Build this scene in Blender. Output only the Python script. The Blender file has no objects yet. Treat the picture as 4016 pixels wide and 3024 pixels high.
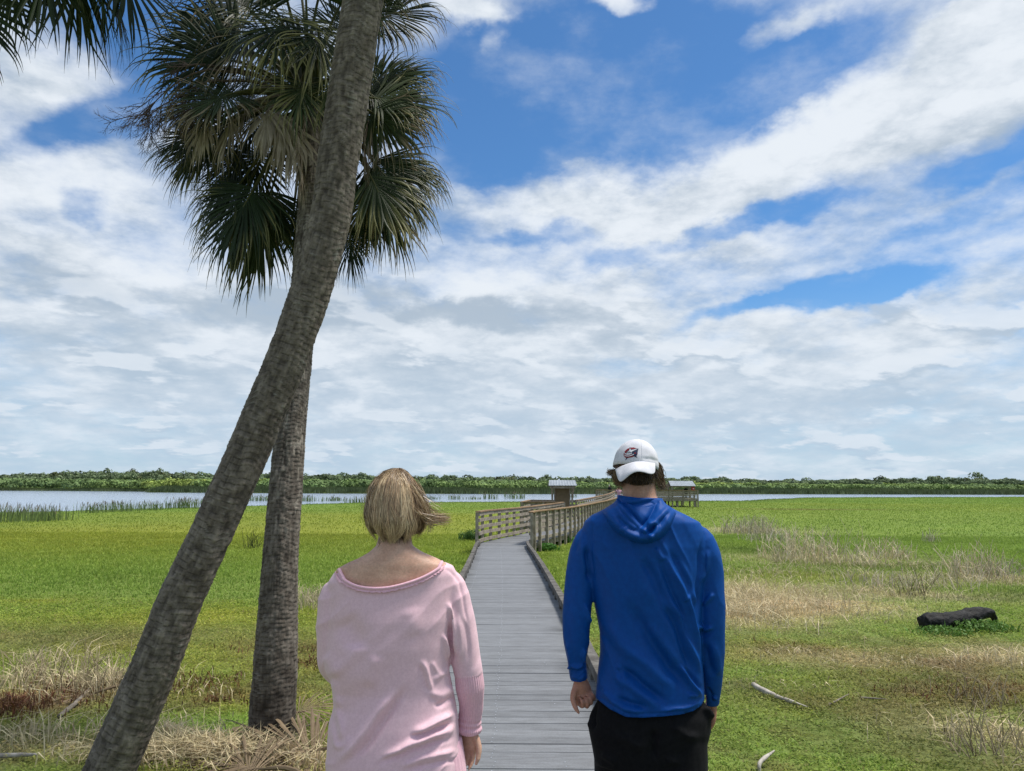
import bpy, bmesh, math, random
import numpy as np
from mathutils import Vector, Matrix
from mathutils.bvhtree import BVHTree

random.seed(7)
RNG = np.random.default_rng(11)
R = math.radians
SC = bpy.context.scene
COL = SC.collection

# ------------------------------------------------------------------ camera
FPX = 3020.0                                   # focal length in pixels of the 4016 x 3024 photograph
CAM_Z = 1.6
PITCH, ROLL = 7.39, 0.25
cam_d = bpy.data.cameras.new("camera")
cam = bpy.data.objects.new("camera", cam_d)
COL.objects.link(cam)
cam_d.sensor_width = 36.0
cam_d.lens = 36.0 * FPX / 4016.0
cam_d.clip_start, cam_d.clip_end = 0.05, 6000.0
CAM_M = Matrix.Rotation(R(90 + PITCH), 4, 'X') @ Matrix.Rotation(R(ROLL), 4, 'Z')
cam.matrix_world = Matrix.Translation((0, 0, CAM_Z)) @ CAM_M
SC.camera = cam
CM3 = CAM_M.to_3x3()

# ------------------------------------------------------------------ light
SUN_EL, SUN_AZ = 66.0, 78.0                     # azimuth measured from +Y (view direction) towards +X
SC.view_settings.view_transform = 'Standard'
SC.view_settings.look = 'None'
SC.view_settings.exposure = 0.0
SC.view_settings.gamma = 1.0
SC.cycles.use_denoising = True
SC.cycles.max_bounces = 6
SC.cycles.transparent_max_bounces = 4

sun_d = bpy.data.lights.new("sun", 'SUN')
sun_d.energy = 4.6
sun_d.angle = R(14)
sun_d.color = (1.0, 0.95, 0.87)
sun = bpy.data.objects.new("sun", sun_d)
COL.objects.link(sun)
sd = Vector((math.sin(R(SUN_AZ)) * math.cos(R(SUN_EL)), math.cos(R(SUN_AZ)) * math.cos(R(SUN_EL)), math.sin(R(SUN_EL))))
sun.rotation_euler = sd.to_track_quat('Z', 'Y').to_euler()
sun.location = (0, 0, 60)


def ray(u, v):
    return CM3 @ Vector(((u - 2008) / FPX, (1512 - v) / FPX, -1))


def px(u, v, Y):
    """the world point seen at pixel (u, v) of the photograph at distance Y along the ground"""
    d = ray(u, v)
    k = Y / d.y
    return Vector((d.x * k, Y, CAM_Z + d.z * k))


# ------------------------------------------------------------------ world: Nishita sky with procedural clouds
def build_world():
    w = bpy.data.worlds.new("World")
    SC.world = w
    w.use_nodes = True
    nt = w.node_tree
    N, L = nt.nodes, nt.links
    N.clear()

    def nd(t, **k):
        n = N.new(t)
        for a, b in k.items():
            setattr(n, a, b)
        return n

    def put(sock, v):
        if hasattr(v, 'is_output') or hasattr(v, 'links'):
            L.new(v, sock)
        else:
            sock.default_value = v

    def ma(op, a, b=None, c=None, clamp=False):
        n = nd('ShaderNodeMath', operation=op, use_clamp=clamp)
        put(n.inputs[0], a)
        if b is not None:
            put(n.inputs[1], b)
        if c is not None:
            put(n.inputs[2], c)
        return n.outputs[0]

    def smooth(x, lo, hi, o0=0.0, o1=1.0):
        n = nd('ShaderNodeMapRange', interpolation_type='SMOOTHSTEP')
        put(n.inputs[0], x)
        n.inputs[1].default_value, n.inputs[2].default_value = lo, hi
        n.inputs[3].default_value, n.inputs[4].default_value = o0, o1
        return n.outputs[0]

    def mixc(f, a, b):
        n = nd('ShaderNodeMix', data_type='RGBA')
        put(n.inputs[0], f)
        put(n.inputs[6], a)
        put(n.inputs[7], b)
        return n.outputs[2]

    def vm(op, a, b):
        n = nd('ShaderNodeVectorMath', operation=op)
        put(n.inputs[0], a)
        put(n.inputs[1], b)
        return n.outputs[0]

    def comb(x, y, z=0.0):
        n = nd('ShaderNodeCombineXYZ')
        put(n.inputs[0], x); put(n.inputs[1], y); put(n.inputs[2], z)
        return n.outputs[0]

    def noise(vec, scale, detail=8.0, rough=0.6, lac=2.0, dist=0.0, color=False):
        n = nd('ShaderNodeTexNoise')
        put(n.inputs['Vector'], vec)
        n.inputs['Scale'].default_value = scale
        n.inputs['Detail'].default_value = detail
        n.inputs['Roughness'].default_value = rough
        n.inputs['Lacunarity'].default_value = lac
        n.inputs['Distortion'].default_value = dist
        return n.outputs['Color'] if color else n.outputs[0]

    tc = nd('ShaderNodeTexCoord')
    sep = nd('ShaderNodeSeparateXYZ')
    L.new(tc.outputs['Generated'], sep.inputs[0])
    x, y, z = sep.outputs
    az = ma('ARCTAN2', x, y)
    el = ma('ARCSINE', z)
    P0 = comb(az, el)
    # wind-torn edges: bend the layout coordinates by noise
    wcol = noise(comb(az, ma('MULTIPLY', el, 1.5), 3.3), 4.0, 6, 0.58, color=True)
    warp = vm('MULTIPLY', vm('SUBTRACT', wcol, (0.5, 0.5, 0.5)), (0.22, 0.15, 0.0))
    P = vm('ADD', P0, warp)
    # cloud-layer coordinates: a plane overhead, so clouds shrink and flatten towards the horizon
    zz = ma('ADD', ma('MAXIMUM', z, 0.0), 0.23)
    q = comb(ma('DIVIDE', x, zz), ma('DIVIDE', ma('MULTIPLY', y, 0.9), zz), 0.0)
    # the layer runs slightly downhill from right to left
    qr = nd('ShaderNodeMapping')
    L.new(q, qr.inputs[0])
    qr.inputs['Rotation'].default_value = (0, 0, R(-18))
    q = qr.outputs[0]

    def azel(u, v):                              # direction seen at a pixel of the 2212-wide photograph
        d = ray(u * 1.8156, v * 1.8156).normalized()
        return math.atan2(d.x, d.y), math.asin(d.z)

    def blobs(lst):
        tot = None
        for (u, v, rx, ry, rot, amp) in lst:
            a, e = azel(u, v)
            m = nd('ShaderNodeMapping', vector_type='TEXTURE')
            L.new(P, m.inputs[0])
            m.inputs['Location'].default_value = (a, e, 0)
            m.inputs['Rotation'].default_value = (0, 0, R(rot))
            m.inputs['Scale'].default_value = (rx / 1664.0 * 0.93, ry / 1664.0 * 0.93, 1)
            g = nd('ShaderNodeTexGradient', gradient_type='SPHERICAL')
            L.new(m.outputs[0], g.inputs[0])
            s = smooth(g.outputs['Fac'], 0.0, 0.75)
            tot = ma('MULTIPLY', s, amp) if tot is None else ma('MULTIPLY_ADD', s, amp, tot)
        return tot

    cover = blobs(SKY_COVER)
    light = blobs(SKY_LIGHT)
    n1 = noise(q, 2.0, 7, 0.56, 2.1)
    n1b = noise(q, 7.2, 6, 0.6, 2.1)
    n1c = noise(comb(ma('MULTIPLY', az, 1.0), ma('MULTIPLY', el, 1.8), 7.0), 7.0, 8, 0.6)
    cov = ma('ADD', cover, ma('MULTIPLY_ADD', ma('SUBTRACT', n1, 0.5), 1.10, 0.64))
    cov = ma('MULTIPLY_ADD', ma('SUBTRACT', n1b, 0.5), 0.80, cov)
    cov = ma('MULTIPLY_ADD', ma('SUBTRACT', n1c, 0.5), 0.55, cov)
    alpha = smooth(cov, 0.12, 1.08)
    veil = ma('MULTIPLY', smooth(ma('MULTIPLY_ADD', ma('SUBTRACT', n1c, 0.5), 0.9, n1), 0.42, 0.85), 0.42)
    alpha = ma('MAXIMUM', alpha, veil)
    # cloud brightness: lit tops, grey undersides
    n2 = noise(vm('ADD', q, (3.7, 1.9, 0.0)), 3.2, 7, 0.55)
    n3 = noise(comb(ma('MULTIPLY', az, 1.0), ma('MULTIPLY', el, 2.3), 2.0), 5.5, 8, 0.55)
    n4 = noise(comb(ma('MULTIPLY', az, 1.0), ma('MULTIPLY', el, 2.6), 9.0), 17.0, 6, 0.55)
    sh = ma('ADD', ma('MULTIPLY_ADD', ma('SUBTRACT', n2, 0.5), 1.2, 0.58), light)
    sh = ma('MULTIPLY_ADD', ma('SUBTRACT', n3, 0.5), 1.1, sh)
    sh = ma('MULTIPLY_ADD', ma('SUBTRACT', n4, 0.5), 0.45, sh)
    # sunlit tops, shaded bases: compare the layer's density with the density a little higher up
    n1u = noise(vm('SCALE2', q, 0.93) if False else vm('MULTIPLY', q, (0.93, 0.93, 0.93)), 2.0, 6, 0.56, 2.1)
    n1bu = noise(vm('MULTIPLY', q, (0.965, 0.965, 0.965)), 7.2, 5, 0.6, 2.1)
    sh = ma('MULTIPLY_ADD', ma('MULTIPLY', ma('SUBTRACT', n1, n1u), smooth(el, 0.02, 0.40, 0.22, 1.0)), 2.0, sh)
    sh = ma('MULTIPLY_ADD', ma('MULTIPLY', ma('SUBTRACT', n1b, n1bu), smooth(el, 0.02, 0.40, 0.15, 1.0)), 1.1, sh)
    bil = ma('ABSOLUTE', ma('SUBTRACT', n4, 0.5))
    sh = ma('MULTIPLY_ADD', ma('SUBTRACT', bil, 0.08), 1.2, sh)
    shade = smooth(sh, -0.10, 0.98)
    # separate cumulus lower down: crisp white tops over flat grey bases
    qc = vm('MULTIPLY', q, (1.0, 1.35, 1.0))
    nC = noise(qc, 3.0, 7, 0.52, 2.1)
    nCu = noise(vm('MULTIPLY', qc, (0.955, 0.955, 0.955)), 3.0, 5, 0.52, 2.1)
    aC = ma('MULTIPLY', smooth(nC, 0.50, 0.60), smooth(el, 0.36, 0.16))
    aC = ma('MULTIPLY', aC, smooth(cov, 0.15, 0.6))
    sC = smooth(ma('MULTIPLY_ADD', ma('SUBTRACT', nC, nCu), 9.0, ma('MULTIPLY_ADD', ma('SUBTRACT', n4, 0.5), 0.9, 0.62)), 0.1, 1.0)
    alpha = ma('MAXIMUM', alpha, ma('MULTIPLY', aC, 0.95))
    shade = ma('ADD', ma('MULTIPLY', shade, ma('SUBTRACT', 1.0, ma('MULTIPLY', aC, 0.75))), ma('MULTIPLY', sC, ma('MULTIPLY', aC, 0.75)))
    S = 10.0                                     # the background strength below is 1 / S
    grey = tuple(S * c for c in (0.44, 0.53, 0.635)) + (1,)
    white = tuple(S * c for c in (0.82, 0.875, 0.94)) + (1,)
    ccol = mixc(shade, grey, white)
    # thick air low down: clouds and sky run together into pale blue
    haze = smooth(el, -0.01, 0.26, 0.85, 0.0)
    hz = tuple(S * c for c in (0.49, 0.635, 0.785)) + (1,)
    sky = nd('ShaderNodeTexSky', sky_type='NISHITA')
    sky.sun_disc = False
    sky.sun_elevation = R(SUN_EL)
    sky.sun_rotation = R(SUN_AZ)
    sky.air_density, sky.dust_density, sky.ozone_density = 1.0, 0.4, 2.0
    blue = vm('MULTIPLY', sky.outputs[0], SKY_TINT)
    blue = mixc(smooth(el, 0.0, 0.25, 0.6, 0.0), blue, hz)
    c = mixc(alpha, blue, ccol)
    c = mixc(ma('MULTIPLY', haze, ma('SUBTRACT', 1.0, ma('MULTIPLY', shade, 0.62))), c, hz)
    bg = nd('ShaderNodeBackground')
    L.new(c, bg.inputs['Color'])
    bg.inputs['Strength'].default_value = 1.0 / S
    out = nd('ShaderNodeOutputWorld')
    L.new(bg.outputs[0], out.inputs[0])


SKY_TINT = (0.62, 1.02, 1.34)
# (centre u, v in the 2212-wide photograph, radii, tilt, amount)
SKY_COVER = [
    (1330, 210, 620, 250, 8, -1.0), (1120, 200, 330, 230, 0, -0.5), (1720, 150, 330, 110, 16, -0.75),
    (1000, 340, 170, 110, 0, -0.4), (1830, 640, 330, 62, 4, -0.95), (1580, 672, 200, 32, 4, -0.5),
    (225, 270, 190, 95, 20, -0.75), (350, 40, 170, 120, 0, -0.8), (1290, 565, 160, 45, 0, -0.4),
    (2140, 340, 190, 50, 14, -0.5), (1360, 775, 180, 32, 0, -0.4), (190, 490, 60, 45, 0, -0.35), (1050, 780, 120, 30, 0, -.2),
    (1780, 320, 700, 100, 17, 0.55), (1230, 450, 380, 110, -4, 0.4), (2120, 170, 230, 100, 25, 0.5),
    (1400, 32, 130, 55, -8, .8), (1095, 112, 75, 55, 0, 0.62), (1240, 242, 40, 22, 0, .5), (1200, 215, 25, 15, 0, .5),
    (2150, 50, 170, 55, 10, 0.8), (1000, 20, 160, 60, 0, 0.65), (1700, 50, 200, 50, 10, 0.5), (1520, 120, 90, 40, 12, .45),
    (110, 190, 170, 110, 0, 0.35), (120, 480, 400, 200, 0, 0.3), (300, 130, 200, 120, 0, -.4), (60, 320, 150, 50, 20, -.3), (1600, 485, 380, 36, 9, -.45), (2100, 455, 240, 44, 14, -.28), (1950, 560, 260, 36, 8, -.2), (1150, 520, 200, 30, 4, -.3), (1500, 560, 500, 90, 8, 0.15),
    (1000, 800, 1700, 260, 0, 0.55),
]
SKY_LIGHT = [
    (1000, 642, 190, 45, 0, 0.55), (960, 705, 260, 42, 0, -0.75), (620, 670, 380, 70, 0, -0.65), (60, 640, 260, 75, 0, -0.55),
    (120, 430, 260, 150, 0, 0.35), (1150, 690, 260, 45, 0, -0.3), (1650, 340, 560, 90, 17, 0.4), (1400, 32, 120, 50, 0, 0.5),
    (1620, 790, 130, 28, 0, 0.45), (1350, 930, 70, 16, 0, 0.55), (330, 800, 420, 40, 0, -0.3), (1300, 600, 380, 60, 4, 0.25),
    (2000, 800, 320, 50, 0, 0.2), (760, 900, 60, 25, 0, 0.4), (1250, 860, 160, 30, 0, 0.3), (1900, 900, 300, 40, 0, -0.25),
    (1000, 870, 1600, 190, 0, -0.12), (1230, 500, 250, 50, 0, -0.1), (2060, 560, 260, 90, 10, 0.3), (420, 590, 160, 70, 0, .3),
]
build_world()


# ------------------------------------------------------------------ numeric noise
def _hash(ix, iy, iz, seed):
    n = (ix.astype(np.int64) * 374761393 + iy.astype(np.int64) * 668265263 + iz.astype(np.int64) * 1274126177 + seed * 974711) & 0xffffffff
    n = ((n ^ (n >> 13)) * 1274126177) & 0xffffffff
    n = ((n ^ (n >> 16)) * 2246822519) & 0xffffffff
    return ((n ^ (n >> 15)) & 0xffffff) / float(0xffffff)


def vnoise(p, seed=0):
    p = np.asarray(p, float)
    i = np.floor(p)
    f = p - i
    f = f * f * (3 - 2 * f)
    i = i.astype(np.int64)
    r = 0
    for a in (0, 1):
        for b in (0, 1):
            for c in (0, 1):
                w = (f[:, 0] if a else 1 - f[:, 0]) * (f[:, 1] if b else 1 - f[:, 1]) * (f[:, 2] if c else 1 - f[:, 2])
                r = r + w * _hash(i[:, 0] + a, i[:, 1] + b, i[:, 2] + c, seed)
    return r * 2 - 1


def fbm(p, octv=4, seed=0, gain=0.5):
    p = np.asarray(p, float)
    r, a, t = 0, 1.0, 0
    for k in range(octv):
        r = r + a * vnoise(p * (2.03 ** k) + 17.3 * k, seed + k)
        t += a
        a *= gain
    return r / t


def n2(x, y, s, seed=0, octv=4):
    return fbm(np.stack([np.asarray(x) * s, np.asarray(y) * s, np.zeros_like(np.asarray(x, float)) + .37], 1), octv, seed)


def sstep(x, a, b):
    t = np.clip((np.asarray(x, float) - a) / (b - a), 0, 1)
    return t * t * (3 - 2 * t)


def cat(points, n):
    """Catmull-Rom through points, n samples evenly spaced by arc length"""
    P = np.array([tuple(p) for p in points], float)
    if len(P) == 2:
        t = np.linspace(0, 1, n)[:, None]
        return P[0] * (1 - t) + P[1] * t
    Q = np.vstack([2 * P[0] - P[1], P, 2 * P[-1] - P[-2]])
    out = []
    for i in range(len(P) - 1):
        p0, p1, p2, p3 = Q[i:i + 4]
        t = np.linspace(0, 1, 24, endpoint=False)[:, None]
        out.append(0.5 * (2 * p1 + (p2 - p0) * t + (2 * p0 - 5 * p1 + 4 * p2 - p3) * t * t + (3 * p1 - p0 - 3 * p2 + p3) * t ** 3))
    out.append(P[-1:])
    A = np.vstack(out)
    d = np.r_[0, np.cumsum(np.linalg.norm(np.diff(A, axis=0), axis=1))]
    s = np.linspace(0, d[-1], n)
    return np.stack([np.interp(s, d, A[:, k]) for k in range(A.shape[1])], 1)


# ------------------------------------------------------------------ mesh building
class MB:
    """collects vertices, faces, per-vertex colours; build() links ONE mesh object"""

    def __init__(self):
        self.v, self.f4, self.f3, self.c, self.m4, self.m3, self.n = [], [], [], [], [], [], 0

    def add(self, v, f4=None, f3=None, col=None, mi=0):
        v = np.asarray(v, float).reshape(-1, 3)
        if f4 is not None and len(f4):
            f4 = np.asarray(f4, np.int64).reshape(-1, 4) + self.n
            self.f4.append(f4); self.m4.append(np.full(len(f4), mi))
        if f3 is not None and len(f3):
            f3 = np.asarray(f3, np.int64).reshape(-1, 3) + self.n
            self.f3.append(f3); self.m3.append(np.full(len(f3), mi))
        if col is None:
            col = np.ones((len(v), 3))
        col = np.asarray(col, float)
        if col.ndim == 1:
            col = np.tile(col, (len(v), 1))
        self.c.append(col)
        self.v.append(v)
        self.n += len(v)
        return self

    def box(self, c, s, rot=None, col=None, mi=0, jit=0.0):
        h = np.array(s) / 2
        v = np.array([(x, y, z) for x in (-1, 1) for y in (-1, 1) for z in (-1, 1)], float) * h
        if jit:
            v = v + RNG.normal(0, jit, v.shape)
        if rot is not None:
            v = v @ np.array(rot.to_3x3()).T
        v = v + np.array(c)
        f = [(0, 1, 3, 2), (4, 6, 7, 5), (0, 4, 5, 1), (2, 3, 7, 6), (0, 2, 6, 4), (1, 5, 7, 3)]
        return self.add(v, f, None, col, mi)

    def bar(self, a, b, w, h, up=(0, 0, 1), col=None, mi=0):
        """box from a to b; w across, h along up"""
        a, b = Vector(a), Vector(b)
        d = (b - a)
        y = d.normalized()
        x = y.cross(Vector(up)).normalized()
        z = x.cross(y)
        m = Matrix((x, y, z)).transposed()
        return self.box((a + b) / 2, (w, d.length, h), m, col, mi)

    def tube(self, path, rad, sides=12, cap=True, col=None, mi=0, flat=None):
        P = np.asarray([tuple(p) for p in path], float)
        n = len(P)
        rad = np.broadcast_to(np.asarray(rad, float), (n,)) if np.ndim(rad) < 2 else np.asarray(rad, float)
        T = np.gradient(P, axis=0)
        T /= np.linalg.norm(T, axis=1)[:, None] + 1e-12
        ref = np.array([0, 0, 1.0]) if abs(T[0][2]) < 0.9 else np.array([0, 1.0, 0]) if flat is None else np.array(flat, float)
        if flat is not None:
            ref = np.array(flat, float)
        X = np.cross(T[0], ref); X /= np.linalg.norm(X) + 1e-12
        V = []
        a = np.linspace(0, 2 * np.pi, sides, endpoint=False)
        for i in range(n):
            X = X - T[i] * (X @ T[i]); X /= np.linalg.norm(X) + 1e-12
            Y = np.cross(T[i], X)
            r = rad[i]
            rx, ry = (r, r) if np.ndim(r) == 0 else (r[0], r[1])
            V.append(P[i] + np.outer(np.cos(a) * rx, X) + np.outer(np.sin(a) * ry, Y))
        V = np.vstack(V)
        k = np.arange(sides)
        f = []
        for i in range(n - 1):
            f.append(np.stack([i * sides + k, i * sides + (k + 1) % sides, (i + 1) * sides + (k + 1) % sides, (i + 1) * sides + k], 1))
        f = np.vstack(f)
        f3 = []
        if cap:
            V = np.vstack([V, P[0], P[-1]])
            c0, c1 = n * sides, n * sides + 1
            f3 = [(c0, (j + 1) % sides, j) for j in range(sides)] + [(c1, (n - 1) * sides + j, (n - 1) * sides + (j + 1) % sides) for j in range(sides)]
        if col is not None and np.ndim(col) == 2 and len(col) == n:
            col = np.repeat(np.asarray(col), sides, 0)
            if cap:
                col = np.vstack([col, col[0], col[-1]])
        return self.add(V, f, f3, col, mi)

    def sphere(self, c, r, seg=20, ring=12, rot=None, col=None, mi=0):
        r = np.broadcast_to(np.asarray(r, float), (3,))
        th = np.linspace(0, np.pi, ring + 1)[1:-1]
        a = np.linspace(0, 2 * np.pi, seg, endpoint=False)
        V = [(math.sin(t) * math.cos(b), math.sin(t) * math.sin(b), math.cos(t)) for t in th for b in a]
        V = np.array(V + [(0, 0, 1), (0, 0, -1)]) * r
        if rot is not None:
            V = V @ np.array(rot.to_3x3()).T
        V = V + np.array(tuple(c))
        m = len(th)
        f = [(i * seg + j, (i + 1) * seg + j, (i + 1) * seg + (j + 1) % seg, i * seg + (j + 1) % seg) for i in range(m - 1) for j in range(seg)]
        f3 = [(m * seg, j, (j + 1) % seg) for j in range(seg)] + [(m * seg + 1, (m - 1) * seg + (j + 1) % seg, (m - 1) * seg + j) for j in range(seg)]
        return self.add(V, f, f3, col, mi)

    def rings(self, rows, sides=40, n=2.3):
        """closed loft of horizontal rings: rows of (cx, cy, cz, half x, half y)"""
        a = np.linspace(0, 2 * np.pi, sides, endpoint=False)
        ca, sa = np.cos(a), np.sin(a)
        ex, ey = np.sign(ca) * np.abs(ca) ** (2 / n), np.sign(sa) * np.abs(sa) ** (2 / n)
        V = np.vstack([np.stack([r[0] + r[3] * ex, r[1] + r[4] * ey, np.full(sides, r[2])], 1) for r in rows])
        k = np.arange(sides)
        f = np.vstack([np.stack([i * sides + k, i * sides + (k + 1) % sides, (i + 1) * sides + (k + 1) % sides, (i + 1) * sides + k], 1) for i in range(len(rows) - 1)])
        m = len(rows)
        V = np.vstack([V, rows[0][:3], rows[-1][:3]])
        f3 = [(m * sides, (j + 1) % sides, j) for j in range(sides)] + [(m * sides + 1, (m - 1) * sides + j, (m - 1) * sides + (j + 1) % sides) for j in range(sides)]
        return self.add(V, f, f3)

    def grid(self, G, col=None, mi=0):
        """G: (rows, cols, 3)"""
        a, b = G.shape[:2]
        i = np.arange(a * b).reshape(a, b)
        f = np.stack([i[:-1, :-1], i[:-1, 1:], i[1:, 1:], i[1:, :-1]], 2).reshape(-1, 4)
        return self.add(G.reshape(-1, 3), f, None, col, mi)

    def mesh(self, name, smooth=True, color=True):
        V = np.vstack(self.v)
        F4 = np.vstack(self.f4) if self.f4 else np.zeros((0, 4), int)
        F3 = np.vstack(self.f3) if self.f3 else np.zeros((0, 3), int)
        me = bpy.data.meshes.new(name)
        me.vertices.add(len(V))
        me.vertices.foreach_set('co', V.astype(np.float32).ravel())
        nl = F4.size + F3.size
        me.loops.add(nl)
        me.loops.foreach_set('vertex_index', np.concatenate([F4.ravel(), F3.ravel()]).astype(np.int32))
        npoly = len(F4) + len(F3)
        me.polygons.add(npoly)
        st = np.concatenate([np.arange(len(F4)) * 4, F4.size + np.arange(len(F3)) * 3]).astype(np.int32)
        me.polygons.foreach_set('loop_start', st)
        mi = np.concatenate((self.m4 or [np.zeros(0)]) + (self.m3 or [np.zeros(0)])).astype(np.int32)
        me.polygons.foreach_set('material_index', mi)
        me.update(calc_edges=True)
        if color:
            ca = me.color_attributes.new('col', 'FLOAT_COLOR', 'POINT')
            C = np.vstack(self.c)
            ca.data.foreach_set('color', np.hstack([C, np.ones((len(C), 1))]).astype(np.float32).ravel())
        me.polygons.foreach_set('use_smooth', np.full(npoly, smooth))
        me.validate()
        return me

    def build(self, name, mats, parent=None, smooth=True):
        return link(name, self.mesh(name, smooth), mats, parent)


def link(name, me, mats, parent=None):
    o = bpy.data.objects.new(name, me)
    for m in (mats if isinstance(mats, (list, tuple)) else [mats]):
        if m is not None:
            me.materials.append(m)
    COL.objects.link(o)
    if parent is not None:
        o.parent = parent
        o.matrix_parent_inverse = parent.matrix_world.inverted() if False else Matrix.Translation(-Vector(parent.location))
    return o


def tag(o, label=None, cat=None, group=None, kind=None):
    for k, v in (('label', label), ('category', cat), ('group', group), ('kind', kind)):
        if v:
            o[k] = v
    return o


def empty(name, loc, label, cat_, group=None):
    o = bpy.data.objects.new(name, None)
    o.location = loc
    o.empty_display_size = 0.2
    COL.objects.link(o)
    return tag(o, label, cat_, group)


def remeshed(mb, voxel, smooth_it=6, factor=0.5):
    """one continuous surface from overlapping closed pieces"""
    me = mb.mesh('tmp', True, False)
    o = bpy.data.objects.new('tmp', me)
    COL.objects.link(o)
    m = o.modifiers.new('r', 'REMESH'); m.mode = 'VOXEL'; m.voxel_size = voxel; m.use_smooth_shade = True
    if smooth_it:
        s = o.modifiers.new('s', 'SMOOTH'); s.iterations = smooth_it; s.factor = factor
    dg = bpy.context.evaluated_depsgraph_get()
    ev = o.evaluated_get(dg)
    res = bpy.data.meshes.new_from_object(ev)
    bpy.data.objects.remove(o)
    bpy.data.meshes.remove(me)
    return res


def get_co(me):
    a = np.empty(len(me.vertices) * 3, np.float32)
    me.vertices.foreach_get('co', a)
    return a.reshape(-1, 3).astype(float)


def get_no(me):
    a = np.empty(len(me.vertices) * 3, np.float32)
    me.vertices.foreach_get('normal', a)
    return a.reshape(-1, 3).astype(float)


def set_co(me, co):
    me.vertices.foreach_set('co', co.astype(np.float32).ravel())
    me.update()


def set_col(me, C):
    ca = me.color_attributes.get('col') or me.color_attributes.new('col', 'FLOAT_COLOR', 'POINT')
    ca.data.foreach_set('color', np.hstack([C, np.ones((len(C), 1))]).astype(np.float32).ravel())


# ------------------------------------------------------------------ materials
def material(name, base=None, vary=None, scale=8.0, detail=6.0, rough=0.8, bump=0.0, bscale=None, stretch=(1, 1, 1), attr=False,
             trans=0.0, spec=0.3, sheen=0.0, metal=0.0, contrast=(0.35, 0.65), island=0.0, bdist=0.01, fine=0.0, sss=0.0):
    m = bpy.data.materials.new(name)
    m.use_nodes = True
    nt = m.node_tree
    N, L = nt.nodes, nt.links
    b = N['Principled BSDF']
    tc = N.new('ShaderNodeTexCoord')
    mp = N.new('ShaderNodeMapping')
    mp.inputs['Scale'].default_value = stretch
    L.new(tc.outputs['Object'], mp.inputs[0])
    nz = N.new('ShaderNodeTexNoise')
    nz.inputs['Scale'].default_value = scale
    nz.inputs['Detail'].default_value = detail
    nz.inputs['Roughness'].default_value = 0.62
    L.new(mp.outputs[0], nz.inputs['Vector'])
    mr = N.new('ShaderNodeMapRange')
    mr.interpolation_type = 'SMOOTHSTEP'
    mr.inputs[1].default_value, mr.inputs[2].default_value = contrast
    L.new(nz.outputs[0], mr.inputs[0])
    mix = N.new('ShaderNodeMix')
    mix.data_type = 'RGBA'
    L.new(mr.outputs[0], mix.inputs[0])
    if attr:
        at = N.new('ShaderNodeAttribute')
        at.attribute_name = 'col'
        src = at.outputs['Color']
        if base is not None:                      # base multiplies the attribute
            mu = N.new('ShaderNodeMix'); mu.data_type = 'RGBA'; mu.blend_type = 'MULTIPLY'; mu.inputs[0].default_value = 1
            L.new(src, mu.inputs[6]); mu.inputs[7].default_value = tuple(base) + (1,)
            src = mu.outputs[2]
        mu2 = N.new('ShaderNodeMix'); mu2.data_type = 'RGBA'; mu2.blend_type = 'MULTIPLY'; mu2.inputs[0].default_value = 1
        L.new(src, mu2.inputs[6]); mu2.inputs[7].default_value = tuple(vary or (0.75, 0.75, 0.75)) + (1,)
        L.new(mu2.outputs[2], mix.inputs[6]); L.new(src, mix.inputs[7])
    else:
        mix.inputs[6].default_value = tuple(base) + (1,)
        mix.inputs[7].default_value = tuple(vary or [c * 0.75 for c in base]) + (1,)
    col = mix.outputs[2]
    if island:
        ge = N.new('ShaderNodeNewGeometry')
        m2 = N.new('ShaderNodeMapRange')
        m2.inputs[3].default_value, m2.inputs[4].default_value = 1 - island, 1 + island
        L.new(ge.outputs['Random Per Island'], m2.inputs[0])
        mu = N.new('ShaderNodeVectorMath'); mu.operation = 'SCALE'
        L.new(col, mu.inputs[0]); L.new(m2.outputs[0], mu.inputs['Scale'])
        col = mu.outputs[0]
    if fine:
        nf = N.new('ShaderNodeTexNoise')
        nf.inputs['Scale'].default_value = fine; nf.inputs['Detail'].default_value = 3
        L.new(tc.outputs['Object'], nf.inputs['Vector'])
        m3 = N.new('ShaderNodeMapRange'); m3.inputs[1].default_value, m3.inputs[2].default_value = 0.3, 0.7
        m3.inputs[3].default_value, m3.inputs[4].default_value = 0.88, 1.1
        L.new(nf.outputs[0], m3.inputs[0])
        mu = N.new('ShaderNodeVectorMath'); mu.operation = 'SCALE'
        L.new(col, mu.inputs[0]); L.new(m3.outputs[0], mu.inputs['Scale'])
        col = mu.outputs[0]
    L.new(col, b.inputs['Base Color'])
    b.inputs['Roughness'].default_value = rough
    b.inputs['Specular IOR Level'].default_value = spec
    b.inputs['Metallic'].default_value = metal
    b.inputs['Sheen Weight'].default_value = sheen
    if sss:
        b.inputs['Subsurface Weight'].default_value = sss
        b.inputs['Subsurface Radius'].default_value = (0.012, 0.005, 0.003)
    if bump:
        nb = N.new('ShaderNodeTexNoise')
        nb.inputs['Scale'].default_value = bscale or scale * 3
        nb.inputs['Detail'].default_value = 6
        L.new(mp.outputs[0], nb.inputs['Vector'])
        bp = N.new('ShaderNodeBump')
        bp.inputs['Strength'].default_value = bump
        bp.inputs['Distance'].default_value = bdist
        L.new(nb.outputs[0], bp.inputs['Height'])
        L.new(bp.outputs[0], b.inputs['Normal'])
    if trans:
        t = N.new('ShaderNodeBsdfTranslucent')
        L.new(col, t.inputs[0])
        ms = N.new('ShaderNodeMixShader')
        ms.inputs[0].default_value = trans
        L.new(b.outputs[0], ms.inputs[1]); L.new(t.outputs[0], ms.inputs[2])
        L.new(ms.outputs[0], N['Material Output'].inputs[0])
    return m

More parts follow.
